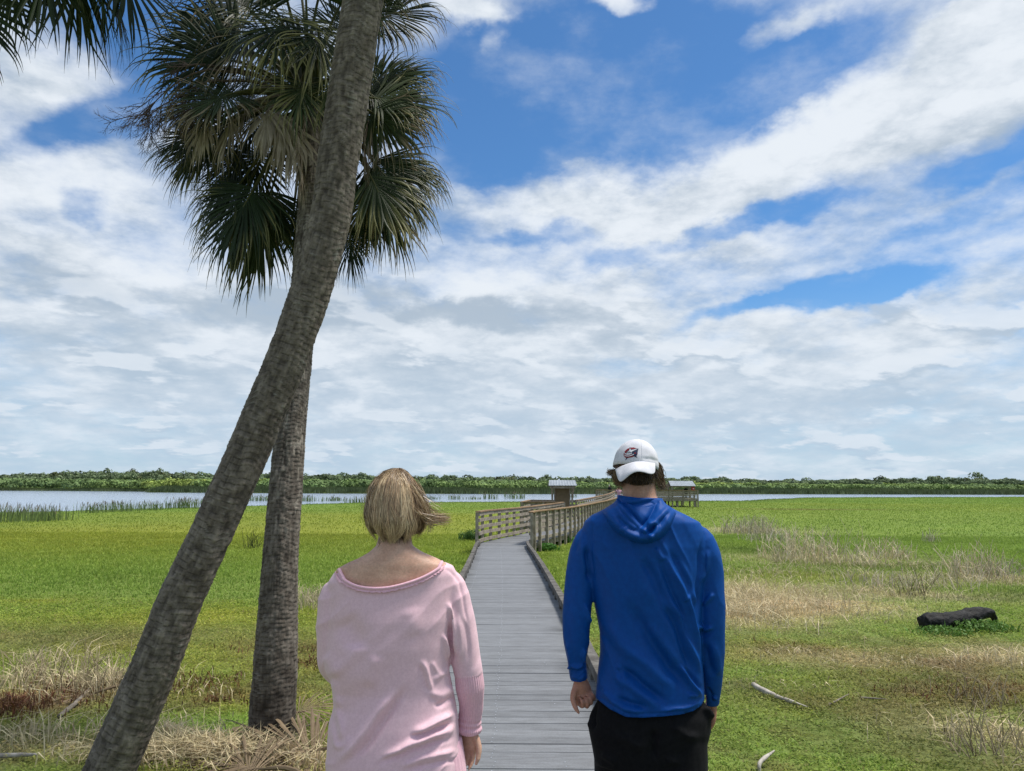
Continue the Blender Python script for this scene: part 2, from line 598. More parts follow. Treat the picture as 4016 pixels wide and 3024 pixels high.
# ------------------------------------------------------------------ terrain
WATER_Z = -1.05
SH = np.array([(-400, 20), (-200, 38), (-90, 52), (-60, 62), (-41, 70), (-22, 113), (-2, 125), (20, 134), (42, 143), (72, 190), (150, 224), (260, 262), (600, 330)], float)
FS = np.array([(-600, 290), (-160, 275), (-118, 262), (-112, 238), (-60, 232), (0, 236), (60, 262), (150, 280), (300, 300), (600, 360)], float)
GP = np.array([(-60, .1), (-5, -.08), (5, -.16), (10, -.28), (16, -.42), (25, -.58), (60, -.82), (95, -.9), (140, -1.0), (400, -1.0)], float)


def yshore(x):
    return np.interp(x, SH[:, 0], SH[:, 1])


def yfar(x):
    return np.interp(x, FS[:, 0], FS[:, 1])


def gz(x, y):
    x = np.atleast_1d(np.asarray(x, float)); y = np.atleast_1d(np.asarray(y, float))
    z = np.interp(y, GP[:, 0], GP[:, 1])
    near = sstep(y, 70, 10)
    z = z + (0.05 * n2(x, y, 0.35, 3) + 0.025 * n2(x, y, 1.3, 9)) * (0.35 + 0.65 * near)
    # a trench-free bed under the boardwalk
    z = z - 0.05 * sstep(np.abs(x + 0.1), 1.3, 0.8) * (y < 26)
    wob = 3.5 * n2(x, y, 0.08, 21)
    s = yshore(x) - y + wob * np.clip(y / 100, .3, 1.2)
    z = np.where(s > 6, z, np.minimum(z, WATER_Z + 0.16 * np.clip(s, -2, 6) / 2))
    z = np.where(s < -2, np.minimum(z, -1.4), z)
    f = y - yfar(x) + 4 * n2(x, y, 0.05, 31)
    z = np.where(f > -3, WATER_Z + np.clip(f, -3, 8) * 0.1, z)
    z = np.where(f > 8, WATER_Z + 0.8 + np.clip(f - 8, 0, 400) * 0.006, z)
    return z


def g1(x, y):
    return float(gz(x, y)[0])


def gp(u, v):
    """the point of the ground seen at pixel (u, v)"""
    d = ray(u, v)
    t = 1.7 / max(1e-4, -d.z)
    for _ in range(12):
        z = g1(d.x * t, d.y * t)
        t = (z - CAM_Z) / d.z
    return Vector((d.x * t, d.y * t, CAM_Z + d.z * t))


def g22(u, v):
    return gp(u * 1.8156, v * 1.8156)


G_GREEN = np.array((.195, .280, .052)); G_LUSH = np.array((.165, .262, .046)); G_OLIVE = np.array((.255, .285, .042)); G_DARK = np.array((.075, .12, .025))
G_DRY = np.array((.56, .475, .30)); G_BROWN = np.array((.165, .12, .06)); G_RED = np.array((.15, .075, .04)); G_MUD = np.array((.15, .13, .075))

# patches: pixel centre in the 2212-wide photograph, radii in metres (x, y), colour, amount
PATCH = []
for (u, v, rx, ry, c, a) in [
    (1650, 1290, 1.5, 2.2, G_DRY, 1.0), (1590, 1320, 0.9, 1.4, G_DRY, .9), (1740, 1315, 1.0, 1.2, G_DRY, .85), (1920, 1285, 1.2, 1.0, G_DRY, .55),
    (1700, 1250, 2.2, 1.6, G_OLIVE, .6), (1760, 1520, .6, .5, G_BROWN, .5), (1990, 1430, 1.3, .7, G_BROWN, .7), (2130, 1480, .9, .6, G_BROWN, .65),
    (1760, 1420, .8, .5, G_DRY, .4), (1640, 1400, .7, .5, G_BROWN, .45), (2050, 1500, .8, .45, G_RED, .35), (1900, 1590, .5, .3, G_MUD, .5), (2190, 1420, .8, .6, G_DRY, .5),
    (2100, 1255, 3.0, 1.2, G_DRY, .4), (1960, 1225, 2.5, 1.2, G_MUD, .4), (1600, 1145, 3, 3, G_DRY, .4), (1760, 1205, 3, 2, G_DRY, .45), (1640, 1190, 1.8, 2, G_DARK, .5),
    (2160, 1290, 1.6, .7, G_MUD, .5), (2150, 1590, .5, .4, G_DRY, .45), (2020, 1360, 1.0, .5, G_LUSH, .7), (1880, 1340, .8, .5, G_LUSH, .5), (1650, 1450, .5, .4, G_LUSH, .5), (1720, 1600, .8, .5, G_LUSH, .6),
    (300, 1345, 3.0, 1.3, G_OLIVE, .45), (120, 1375, 2.5, .9, G_MUD, .5), (180, 1400, 1.2, .8, G_BROWN, .35), (60, 1520, .55, .5, G_RED, .9), (110, 1500, .6, .5, G_DRY, .45), (430, 1420, 1.2, .8, G_OLIVE, .6),
    (660, 1400, .8, .8, G_BROWN, .5), (520, 1330, 1.8, .9, G_OLIVE, .6), (440, 1500, .5, .5, G_RED, .5), (680, 1440, .6, .6, G_RED, .35), (400, 1620, .6, .22, G_DRY, .75), (540, 1640, .5, .2, G_DRY, .6), (60, 1620, .5, .3, G_DRY, .4),
    (480, 1550, .5, .3, G_LUSH, .8), (500, 1260, 2.5, 1.0, G_GREEN, .5), (150, 1250, 5, 3, G_LUSH, .5), (200, 1155, 12, 9, G_OLIVE, .95), (500, 1145, 14, 12, G_OLIVE, .75), (90, 1300, .8, .6, G_OLIVE, .5), (900, 1130, 9, 14, G_OLIVE, .6),
    (1010, 1120, 6, 9, G_OLIVE, .6), (700, 1115, 16, 10, G_OLIVE, .7), (1600, 1105, 12, 18, G_OLIVE, .2), (2150, 1100, 18, 14, G_OLIVE, .3), (1850, 1090, 40, 10, G_OLIVE, .3), (1700, 1100, 6, 2.5, G_RED, .4), (1820, 1101, 6, 2, G_RED, .35),
    (1220, 1420, .3, 2.0, G_DRY, .3), (1240, 1230, .6, 3, G_OLIVE, .4), (980, 1190, 3, 3, G_OLIVE, .3),
]:
    p = g22(u, v)
    PATCH.append((p.x, p.y, rx, ry, c, a))


def zone(x, y, j=0.0):
    """natural colour of the ground cover at (x, y)"""
    x = np.asarray(x, float); y = np.asarray(y, float)
    C = np.tile(G_GREEN, (len(x), 1))

    def mix(w, c):
        nonlocal C
        w = np.clip(w, 0, 1)[:, None]
        C = C * (1 - w) + c * w

    mix(.6 * sstep(n2(x, y, .11, 41), -.1, .3) * (y > 10), G_LUSH)
    mix(.35 * sstep(n2(x, y, .05, 43), 0, .5) * (y > 24) * sstep(x, 20, -10), G_OLIVE)
    mix(.55 * sstep(n2(x, y, 0.9, 44), .05, .4) * sstep(y, 13, 8), G_OLIVE)
    mix(.5 * sstep(n2(x, y, 1.4, 45), .1, .4) * sstep(y, 12, 8), G_BROWN)
    mix(.45 * sstep(n2(x, y, 2.1, 46), .0, .4) * sstep(y, 14, 9), G_DARK)
    mix(.35 * sstep(n2(x, y, 3.1, 47), .15, .4) * sstep(y, 13, 9), G_MUD)
    wx = x + .5 * n2(x, y, .8, 50) * np.clip(y / 12, .6, 4)
    wy = y + .5 * n2(x, y, .8, 51) * np.clip(y / 12, .6, 4)
    br = n2(x, y, 2.4, 52)
    for (cx, cy, rx, ry, c, a) in PATCH:
        d = ((wx - cx) / rx) ** 2 + ((wy - cy) / ry) ** 2
        w = a * np.exp(-d * .8) * (1 + .7 * br)
        mix(w, c)
    # the strip of darker sedge along the shore
    s = yshore(x) - y
    mix(.7 * sstep(s, 16, 3) * sstep(n2(x, y, .12, 55), -.6, .1), G_DARK * 1.25)
    mix(.9 * sstep(s, 1.5, -2), np.array((.05, .05, .035)))
    f = y - yfar(x)
    mix(sstep(f, -2, 2), np.array((.06, .10, .022)))
    b = 1 + .16 * n2(x, y, .35, 57) + .10 * n2(x, y, 4.0, 58, 2)
    return C * b[:, None]


def make_ground():
    rr = np.r_[0.6, np.geomspace(1.2, 60, 170), np.geomspace(61, 520, 130), np.geomspace(540, 5000, 14)]
    a0 = np.radians(np.r_[np.linspace(-52, 52, 300), np.linspace(54, 306, 64)])
    A, Rr = np.meshgrid(a0, rr)
    X, Y = Rr * np.sin(A), Rr * np.cos(A)
    x, y = X.ravel(), Y.ravel()
    z = gz(x, y)
    G = np.stack([x, y, z], 1)
    na = len(a0)
    nr = len(rr)
    i = np.arange(nr * na).reshape(nr, na)
    j = np.roll(i, -1, 1)
    f = np.stack([i[:-1], j[:-1], j[1:], i[1:]], 2).reshape(-1, 4)[:, ::-1]
    mb = MB()
    C = zone(x, y)
    dull = sstep(y, 26, 10)[:, None] * .5
    C = C * (1 - dull) + dull * (C * .55 + np.array(G_MUD) * .3)          # soil shows through near by
    mb.add(np.vstack([G, (0, 0, g1(0, 0))]), f, [(len(G), k, (k + 1) % na) for k in range(na)][::-1], np.vstack([C, C[:1]]))
    m = material("meadow_soil", None, (.58, .55, .46), 7, 9, .95, .8, 22, attr=True, spec=.1, bdist=.05, contrast=(.38, .62), fine=70)
    o = mb.build("ground", m)
    tag(o, "green marsh meadow sloping down to the lake", "ground", kind="structure")


make_ground()


# ------------------------------------------------------------------ lake
def make_water():
    m = bpy.data.materials.new("lake_water")
    m.use_nodes = True
    nt = m.node_tree
    b = nt.nodes['Principled BSDF']
    b.inputs['Base Color'].default_value = (.30, .365, .47, 1)
    b.inputs['Roughness'].default_value = .12
    b.inputs['IOR'].default_value = 1.33
    tc = nt.nodes.new('ShaderNodeTexCoord')
    mp = nt.nodes.new('ShaderNodeMapping'); mp.inputs['Scale'].default_value = (.55, 1.5, 1)
    nt.links.new(tc.outputs['Object'], mp.inputs[0])
    nz = nt.nodes.new('ShaderNodeTexNoise'); nz.inputs['Scale'].default_value = .9; nz.inputs['Detail'].default_value = 7; nz.inputs['Roughness'].default_value = .65
    nt.links.new(mp.outputs[0], nz.inputs['Vector'])
    bp = nt.nodes.new('ShaderNodeBump'); bp.inputs['Strength'].default_value = .75; bp.inputs['Distance'].default_value = .22
    nt.links.new(nz.outputs[0], bp.inputs['Height'])
    nt.links.new(bp.outputs[0], b.inputs['Normal'])
    mb = MB()
    xs = np.linspace(-900, 900, 40); ys = np.linspace(15, 420, 20)
    X, Y = np.meshgrid(xs, ys)
    mb.grid(np.stack([X, Y, np.full(X.shape, WATER_Z)], 2))
    o = mb.build("lake_water", m, smooth=False)
    tag(o, "pale rippled lake water between meadow and far shore", "lake", kind="structure")


make_water()

# ------------------------------------------------------------------ boardwalk
W_DECK = 1.62
CEN = [(-.05, -3, 0), (-.05, 2, 0), (-.05, 8, -.01), (-.10, 14, -.08), (-.19, 19.5, -.17), (-.26, 23.5, -.24), (-.08, 25.6, -.25), (.70, 28.2, -.25), (1.80, 32, -.25), (3.45, 39, -.24),
       (5.45, 48, -.2), (8.75, 64, -.1), (12.3, 86, .03), (13.0, 91, .05)]
CL = cat(CEN, 2400)
CLs = np.r_[0, np.cumsum(np.linalg.norm(np.diff(CL, axis=0), axis=1))]


def at_s(s):
    p = np.array([np.interp(s, CLs, CL[:, k]) for k in range(3)])
    q = np.array([np.interp(s + .4, CLs, CL[:, k]) for k in range(3)]) - np.array([np.interp(s - .4, CLs, CL[:, k]) for k in range(3)])
    q[2] = 0
    t = q / np.linalg.norm(q)
    return p, t, np.array([t[1], -t[0], 0])            # point, along, to the right


def s_of_y(y):
    return float(np.interp(y, CL[:, 1], CLs))


M_DECK = material("composite_decking", (.195, .205, .221), (.78, .77, .76), 5, 6, .7, .25, 60, (1, 6, 1), attr=True, island=.11, spec=.3, bdist=.004, fine=90)
M_OLD = material("weathered_timber", (.37, .325, .265), (.205, .175, .135), 5, 8, .88, .7, 34, (1.6, 1.6, 1.0), island=.16, spec=.15, bdist=.006, fine=60)
M_CAP = material("cap_timber", (.30, .20, .115), (.21, .14, .085), 5, 7, .85, .5, 30, island=.14, spec=.15, bdist=.004)
M_KERB = material("kerb_timber", (.175, .165, .15), (.085, .078, .07), 6, 8, .9, .8, 30, island=.15, spec=.12, bdist=.008, fine=50)
M_SCREW = material("screw_heads", (.62, .64, .66), (.5, .52, .54), 30, 2, .4, metal=.6)


def make_deck():
    mb = MB()
    s, L = 0.0, CLs[-1]
    scr = MB()
    k = 0
    while s < L:
        p, t, r = at_s(s)
        m = Matrix((Vector(r), Vector(t), Vector((0, 0, 1)))).transposed()
        w = W_DECK + RNG.normal(0, .006)
        xs = np.linspace(-w / 2, w / 2, 13)
        hw = (.1375 + RNG.normal(0, .0016)) / 2
        zt = RNG.normal(0, .0014); tilt = RNG.normal(0, .0012); yaw = RNG.normal(0, .0016)
        V, Cc = [], []
        cx_ = [p + r * x_ for x_ in xs]
        nz = n2([c_[0] * 1.0 for c_ in cx_], [c_[1] for c_ in cx_], 1.1, 81) + .6 * n2([c_[0] for c_ in cx_], [c_[1] for c_ in cx_], 5.0, 82)
        for x_, c_, q_ in zip(xs, cx_, nz):
            edge = sstep(x_ / (w / 2), .45, .95) * sstep(q_, -.25, .35) * .55 + sstep(-x_ / (w / 2), .6, 1.0) * sstep(q_, -.1, .4) * .4
            g = 1 - edge - .10 * max(0, q_)
            for y_, z_ in ((-hw, 0), (hw, 0), (hw, -.028), (-hw, -.028)):
                V.append(c_ + t * (y_ + yaw * x_ / w * 2) + np.array((0, 0, z_ + zt + tilt * x_)))
                Cc.append((g, g * .99, g * .97))
        ns = len(xs)
        f = [(i * 4 + j, i * 4 + (j + 1) % 4, (i + 1) * 4 + (j + 1) % 4, (i + 1) * 4 + j) for i in range(ns - 1) for j in range(4)] + [(3, 2, 1, 0), tuple((ns - 1) * 4 + j for j in range(4))]
        mb.add(np.array(V), f, None, np.array(Cc))
        if p[1] < 24:
            for off in (-.56, -.06 if k % 2 else -.05, .36, .74):
                if off == .36 and k % 9:
                    continue
                for dy in (-.035, .035):
                    c = p + r * (off + RNG.normal(0, .006)) + t * dy
                    a = np.linspace(0, 2 * np.pi, 6, endpoint=False)
                    V = np.stack([c[0] + .0048 * np.cos(a), c[1] + .0048 * np.sin(a), np.full(6, c[2] + .0045)], 1)
                    mb.add(V, [(0, 1, 2, 3), (0, 3, 4, 5)], None, None, 1)
        s += .1425
        k += 1
    o = mb.build("boardwalk", [M_DECK, M_SCREW], smooth=False)
    tag(o, "grey plank boardwalk running from the people out into the marsh", "boardwalk", kind="structure")
    # bearers below
    jb = MB()
    for off in (-.7, 0, .7):
        pts = []
        for s in np.arange(0, L, 2.4):
            p, t, r = at_s(s); p2, t2, r2 = at_s(min(L, s + 2.4))
            jb.bar(p + r * off + np.array((0, 0, -.12)), p2 + r2 * off + np.array((0, 0, -.12)), .05, .17)
    tag(jb.build("joist", M_OLD, o, smooth=False))


make_deck()


def make_kerb(side, label):
    p0, t0, r0 = at_s(.3)
    root = empty("kerb_rail", p0 + r0 * side * .78, label, "kerb rail", "low timber kerbs along the deck")
    s = .3
    send = s_of_y(24.2)
    off = (W_DECK / 2 - .055) * side
    while s < send:
        e = min(s + 2.42, send)
        a, t, r = at_s(s + .004); b, t2, r2 = at_s(e - .004)
        dz = np.array((0, 0, .105 + RNG.normal(0, .003)))
        mb = MB()
        n = 4
        pts = [at_s(q) for q in np.linspace(s + .004, e - .004, n)]
        rows = []
        for (p, tt, rr) in pts:
            c = p + rr * off + dz + RNG.normal(0, .002, 3)
            rows.append([c + rr * x + np.array((0, 0, z)) for x, z in ((-.045, -.045), (.045, -.045), (.045, .045), (-.045, .045))])
        V = np.array(rows).reshape(-1, 3)
        f = [(i * 4 + j, i * 4 + (j + 1) % 4, (i + 1) * 4 + (j + 1) % 4, (i + 1) * 4 + j) for i in range(n - 1) for j in range(4)] + [(3, 2, 1, 0), tuple((n - 1) * 4 + j for j in range(4))]
        mb.add(V, f)
        o = mb.build("beam", M_KERB, root, smooth=False)
        bv = o.modifiers.new('b', 'BEVEL'); bv.width = .007; bv.segments = 2
        for q in (s + .25, (s + e) / 2, e - .25):
            if q < send:
                p, tt, rr = at_s(q)
                m = Matrix((Vector(rr), Vector(tt), Vector((0, 0, 1)))).transposed()
                MB().box(p + rr * off + np.array((0, 0, .030)), (.086, .14, .056), m).build("spacer", M_KERB, root, smooth=False)
        s = e


make_kerb(-1, "weathered timber kerb along the boardwalk edge beside the woman in pink")
make_kerb(1, "weathered timber kerb along the boardwalk edge passing behind the man in blue")


def railing(pts_fn, S, side, label, name="railing", step=.9, group=None, boards=(.94, .74, .54, .34, .10), top=1.03, legs=True, bh=.105):
    """pts_fn(s) -> deck point, along, right.  side: which side of the boards the posts stand on"""
    s0, s1 = S
    p, t, r = pts_fn(s0)
    root = empty(name, p, label, "railing", group)
    n = max(2, int(round((s1 - s0) / step)) + 1)
    ss = np.linspace(s0, s1, n)
    for q in ss:
        p, t, r = pts_fn(q)
        m = Matrix((Vector(r), Vector(t), Vector((0, 0, 1)))).transposed()
        c = p + r * side * .085
        zb = g1(c[0], c[1]) - .15 if legs else p[2] - .25
        if legs and RNG.random() < .3 and q not in (s0, s1):
            zb = max(zb, p[2] - .42)
        zt = p[2] + top - .04
        MB().box((c[0], c[1], (zb + zt) / 2), (.088, .088, zt - zb), m).build("post", M_OLD, root, smooth=False)
    for k, h in enumerate(boards):
        mb = MB()
        seg = np.arange(s0, s1, step * 3)
        for a in seg:
            b = min(a + step * 3, s1)
            mm = 5
            rows = []
            j = RNG.normal(0, .006)
            for q in np.linspace(a + .003, b - .003, mm):
                p, t, r = pts_fn(q)
                hh = h + j + RNG.normal(0, .002)
                c = p + r * side * .02
                rows.append([c + r * x + np.array((0, 0, z)) for x, z in ((-.018, hh - bh / 2), (.018, hh - bh / 2), (.018, hh + bh / 2), (-.018, hh + bh / 2))])
            V = np.array(rows).reshape(-1, 3)
            f = [(i * 4 + jj, i * 4 + (jj + 1) % 4, (i + 1) * 4 + (jj + 1) % 4, (i + 1) * 4 + jj) for i in range(mm - 1) for jj in range(4)] + [(3, 2, 1, 0), tuple((mm - 1) * 4 + jj for jj in range(4))]
            mb.add(V, f)
        mb.build("rail_board", M_OLD, root, smooth=False)
    mb = MB()
    for a in np.arange(s0, s1, step * 4):
        b = min(a + step * 4, s1)
        rows = []
        mm = 6
        for q in np.linspace(a + .002, b - .002, mm):
            p, t, r = pts_fn(q)
            c = p + r * side * .06
            z = top - .019 + RNG.normal(0, .003)
            rows.append([c + r * x + np.array((0, 0, zz)) for x, zz in ((-.082, z - .019), (.082, z - .019), (.082, z + .019), (-.082, z + .019))])
        V = np.array(rows).reshape(-1, 3)
        f = [(i * 4 + jj, i * 4 + (jj + 1) % 4, (i + 1) * 4 + (jj + 1) % 4, (i + 1) * 4 + jj) for i in range(mm - 1) for jj in range(4)] + [(3, 2, 1, 0), tuple((mm - 1) * 4 + jj for jj in range(4))]
        mb.add(V, f)
    mb.build("cap_rail", M_CAP, root, smooth=False)
    return root


def deck_edge(side, inset=.03):
    def fn(s):
        p, t, r = at_s(s)
        return p + r * side * (W_DECK / 2 - inset), t, r
    return fn


def line_edge(a, b):
    a, b = np.array(a, float), np.array(b, float)
    L = np.linalg.norm(b - a)
    t = (b - a) / L
    return (lambda s: (a + t * s, t, np.array([t[1], -t[0], 0.0]))), L


S25 = s_of_y(24.6)
railing(deck_edge(-1), (S25, s_of_y(38.6)), -1, "open slat timber railing that starts at the far end of the deck beside open meadow", group=None)
railing(deck_edge(-1), (s_of_y(43.5), s_of_y(84)), -1, "distant timber railing continuing past the kiosk towards the end platform", step=1.2)
railing(deck_edge(1), (S25, s_of_y(86)), 1, "long timber railing with posts on its outside, nearest the man's shoulder", step=.92)

# ------------------------------------------------------------------ side platform with the kiosk
pc, tc_, rc = at_s(s_of_y(40.8))


def side_platform():
    q0, t, r = at_s(s_of_y(39.0)); q1, t1, r1 = at_s(s_of_y(43.2))
    a = q0 - r * (W_DECK / 2); b = q1 - r1 * (W_DECK / 2)
    n = np.array((-1.0, .12, 0)); n /= np.linalg.norm(n)
    A2, B2 = a + n * 2.1, b + n * 2.55
    mb = MB()
    L = np.linalg.norm(b - a)
    k = int(L / .1425)
    for i in range(k):
        f = (i + .5) / k
        p = a * (1 - f) + b * f
        p2 = A2 * (1 - f) + B2 * f
        mb.bar(p + np.array((0, 0, -.016)), p2 + np.array((0, 0, -.016)), .137, .028)
    for f in (0.02, .98):
        pa, pb = a * (1 - f) + b * f, A2 * (1 - f) + B2 * f
        mb.bar(pa + np.array((0, 0, -.13)), pb + np.array((0, 0, -.13)), .05, .18)
    tag(mb.build("side_platform", M_DECK, smooth=False), "plank side platform off the boardwalk that carries the kiosk", "platform", kind="structure")
    fn, L = line_edge(A2 + np.array((0, 0, 0)), a)
    railing(fn, (0, L), 1, "short timber railing across the near edge of the kiosk platform", step=.9)
    fn, L = line_edge(b, B2)
    railing(fn, (0, L), 1, "short timber railing across the far edge of the kiosk platform", step=.9)
    fn, L = line_edge(B2, A2)
    railing(fn, (0, L), 1, "short timber railing closing the lake side of the kiosk platform", step=1.0)
    return A2, B2, a, b


PL = side_platform()
M_TIN = material("galvanised_roof", (.30, .335, .37), (.22, .25, .28), 3, 5, .5, metal=.1, spec=.5, bump=.1, bscale=8)
M_BOARD = material("brown_panel", (.17, .125, .07), (.13, .095, .055), 3, 5, .85, .2)


def make_kiosk():
    Y = 42.2
    l, r_ = px(2166, 1950, Y), px(2244, 1950, Y)
    z0 = float(PL[0][2])
    xc = (l.x + r_.x) / 2
    w = (r_.x - l.x) / 2
    root = empty("kiosk", (xc, Y, z0), "small information kiosk with grey tin roof and brown back panel", "kiosk")
    ze = px(2200, 1906, Y - .5).z
    zr = px(2200, 1885, Y).z
    for sx in (-1, 1):
        MB().box((xc + sx * w, Y, (z0 + ze) / 2), (.10, .10, ze - z0 + .1)).build("post", M_OLD, root, smooth=False)
        MB().bar((xc + sx * w, Y - .05, z0 + 1.25), (xc + sx * (w + .06), Y - .55, ze - .03), .07, .09).build("brace", M_OLD, root, smooth=False)
        MB().box((xc + sx * w * .74, Y + .02, z0 + (ze - z0) * .5), (.09, .08, ze - z0)).build("panel_post", M_OLD, root, smooth=False)
    MB().box((xc, Y - .5, ze - .06), (2 * w + .3, .05, .13)).build("eave_beam", M_OLD, root, smooth=False)
    MB().box((xc, Y + .02, ze - .22), (w * 1.5, .07, .10)).build("cross_beam", M_OLD, root, smooth=False)
    MB().box((xc, Y - .02, z0 + 1.06), (w * 1.4, .05, 1.30)).build("back_panel", M_BOARD, root, smooth=False)
    # roof: two slopes of ribbed sheet
    mb = MB()
    for (y1, z1) in ((Y - .62, ze), (Y + .62, ze)):
        G = []
        xs = np.linspace(-w - .19, w + .19, 41)
        for f in (0, 1):
            yy = Y * (1 - f) + y1 * f; zz = zr * (1 - f) + z1 * f
            sh = .04 if f else -.04
            G.append([(xc + x * (1 + (.05 if f else -.02)), yy, zz + (.012 if i % 4 == 0 else 0)) for i, x in enumerate(xs)])
        mb.grid(np.array(G))
    o = mb.build("roof", M_TIN, root, smooth=False)
    s = o.modifiers.new('s', 'SOLIDIFY'); s.thickness = .03
    return root


make_kiosk()


# ------------------------------------------------------------------ end platform with its shelter
def end_platform():
    Y0, Y1 = 93.0, 101.0
    zd = px(2680, 1922.6, Y0).z - 1.03
    xl = px(2368, 1930, Y0).x
    xr = px(2735, 1930, Y0).x
    mb = MB()
    for y in np.arange(Y0 + .1, Y1, .1425):
        mb.box(((xl + xr) / 2, y, zd - .014), (xr - xl, .1375, .028))
    mb.box(((xl + xr) / 2, Y0 + .01, zd - .14), (xr - xl, .05, .22)); mb.box(((xl + xr) / 2, Y1 - .05, zd - .14), (xr - xl, .05, .22))
    for x in np.linspace(xl + .2, xr - .2, 6):
        for y in (Y0 + .4, Y1 - .4):
            gzv = g1(x, y)
            mb.box((x, y, (zd - .03 + gzv - .2) / 2), (.26, .26, zd - .03 - gzv + .2))
    tag(mb.build("end_platform", M_OLD, smooth=False), "timber viewing platform at the far end of the boardwalk", "platform", kind="structure")
    gap0 = at_s(CLs[-1])[0][0] - 1.0
    gap1 = gap0 + 2.0
    B = (.93, .73, .53, .33, .12)
    fn, L = line_edge((xl, Y0, zd), (gap0, Y0, zd))
    railing(fn, (0, L), 1, "grey slat railing on the front of the end platform behind the pink walker", step=1.7)
    fn, L = line_edge((gap1, Y0, zd), (xr, Y0, zd))
    railing(fn, (0, L), 1, "grey slat railing on the front of the end platform below the shelter roof", step=1.75, bh=.12)
    fn, L = line_edge((xr, Y0, zd), (xr, Y1, zd)); railing(fn, (0, L), 1, "side railing of the end platform facing the empty meadow", step=2)
    fn, L = line_edge((xl, Y1, zd), (xl, Y0, zd)); railing(fn, (0, L), 1, "side railing of the end platform facing the kiosk", step=2)
    fn, L = line_edge((xr, Y1, zd), (xl, Y1, zd)); railing(fn, (0, L), 1, "rear railing of the end platform along the water", step=2)
    # shelter
    a, b = px(2634, 1930, Y0).x, px(2727, 1930, Y0).x
    root = empty("shelter", ((a + b) / 2, Y0 + 1.2, zd), "open shelter with pale tin roof on the end platform", "shelter")
    ze = px(2680, 1907, Y0).z; zr = px(2680, 1887.5, Y0 + 1.4).z
    for x in (a + .12, b - .1):
        for y in (Y0 + .22, Y0 + 2.6):
            gzv = g1(x, y)
            MB().box((x, y, (gzv - .2 + ze) / 2), (.17, .17, ze - gzv + .2)).build("post", M_OLD, root, smooth=False)
    for y in (Y0 + .22, Y0 + 2.6):
        MB().box(((a + b) / 2, y, ze - .07), (b - a, .09, .15)).build("beam", M_OLD, root, smooth=False)
    mb = MB()
    for y1 in (Y0 - .15, Y0 + 2.95):
        xs = np.linspace(a - .12, b + .06, 61)
        mb.grid(np.array([[(x + .05 * (1 - f) * (1 if x < (a + b) / 2 else -1), (Y0 + 1.4) * (1 - f) + y1 * f, zr * (1 - f) + ze * f + (.015 if i % 4 == 0 else 0)) for i, x in enumerate(xs)] for f in (0, 1)]))
    o = mb.build("roof", M_TIN, root, smooth=False)
    s = o.modifiers.new('s', 'SOLIDIFY'); s.thickness = .04
    return zd, Y0


ZD, YD = end_platform()
M_RED = material("red_board", (.42, .02, .03), (.35, .015, .025), 4, 3, .6)
M_WHITE = material("white_mark", (.8, .8, .8), (.75, .75, .75), 4, 2, .6)


def red_board():
    Y = YD + .10
    a, b = px(2712, 1910, Y), px(2725, 1924, Y)
    x0, x1, z1, z0 = a.x - .02, b.x, a.z, b.z
    root = empty("notice_board", ((x0 + x1) / 2, Y, z0), "small red notice board with a white mark under the shelter roof", "notice board")
    MB().box(((x0 + x1) / 2, Y, (z0 + z1) / 2), (x1 - x0, .03, z1 - z0)).build("panel", M_RED, root, smooth=False)
    mb = MB()
    cx, cz = (x0 + x1) / 2 + .04, (z0 + z1) / 2
    mb.box((cx, Y - .02, cz + .045), (.16, .008, .05)); mb.box((cx - .055, Y - .02, cz - .025), (.05, .008, .086)); mb.box((cx + .055, Y - .02, cz - .025), (.05, .008, .086))
    mb.build("white_mark", M_WHITE, root, smooth=False)


red_board()

# ------------------------------------------------------------------ far shore: scrub, woods, reed belt
M_FAR = material("far_foliage", None, (.62, .66, .6), .35, 4, .8, attr=True, trans=.12, spec=.15)


def leaf_cloud(centres, radii, per, size, cols, mb, jit=.25):
    """leaf-clump faces through ellipsoid crowns"""
    n = len(centres)
    C = np.repeat(centres, per, 0)
    Rd = np.repeat(radii, per, 0)
    K = np.repeat(cols, per, 0)
    m = len(C)
    d = RNG.normal(size=(m, 3))
    d[:, 2] = np.abs(d[:, 2]) * np.where(RNG.random(m) < .8, 1, -.6)
    d /= np.linalg.norm(d, axis=1)[:, None]
    rad = RNG.uniform(.72, 1.06, m)[:, None]
    P = C + d * Rd * rad
    nrm = d + RNG.normal(0, jit, (m, 3))
    nrm /= np.linalg.norm(nrm, axis=1)[:, None]
    a = np.cross(nrm, RNG.normal(size=(m, 3))); a /= np.linalg.norm(a, axis=1)[:, None]
    b = np.cross(nrm, a)
    s = (size * RNG.uniform(.55, 1.35, m))[:, None]
    V = np.stack([P + a * s, P + b * s * .8, P - a * s, P - b * s * .8], 1).reshape(-1, 3)
    f = np.arange(4 * m).reshape(-1, 4)
    K = K * RNG.uniform(.85, 1.15, (m, 1))
    mb.add(V, f, None, np.repeat(K, 4, 0))


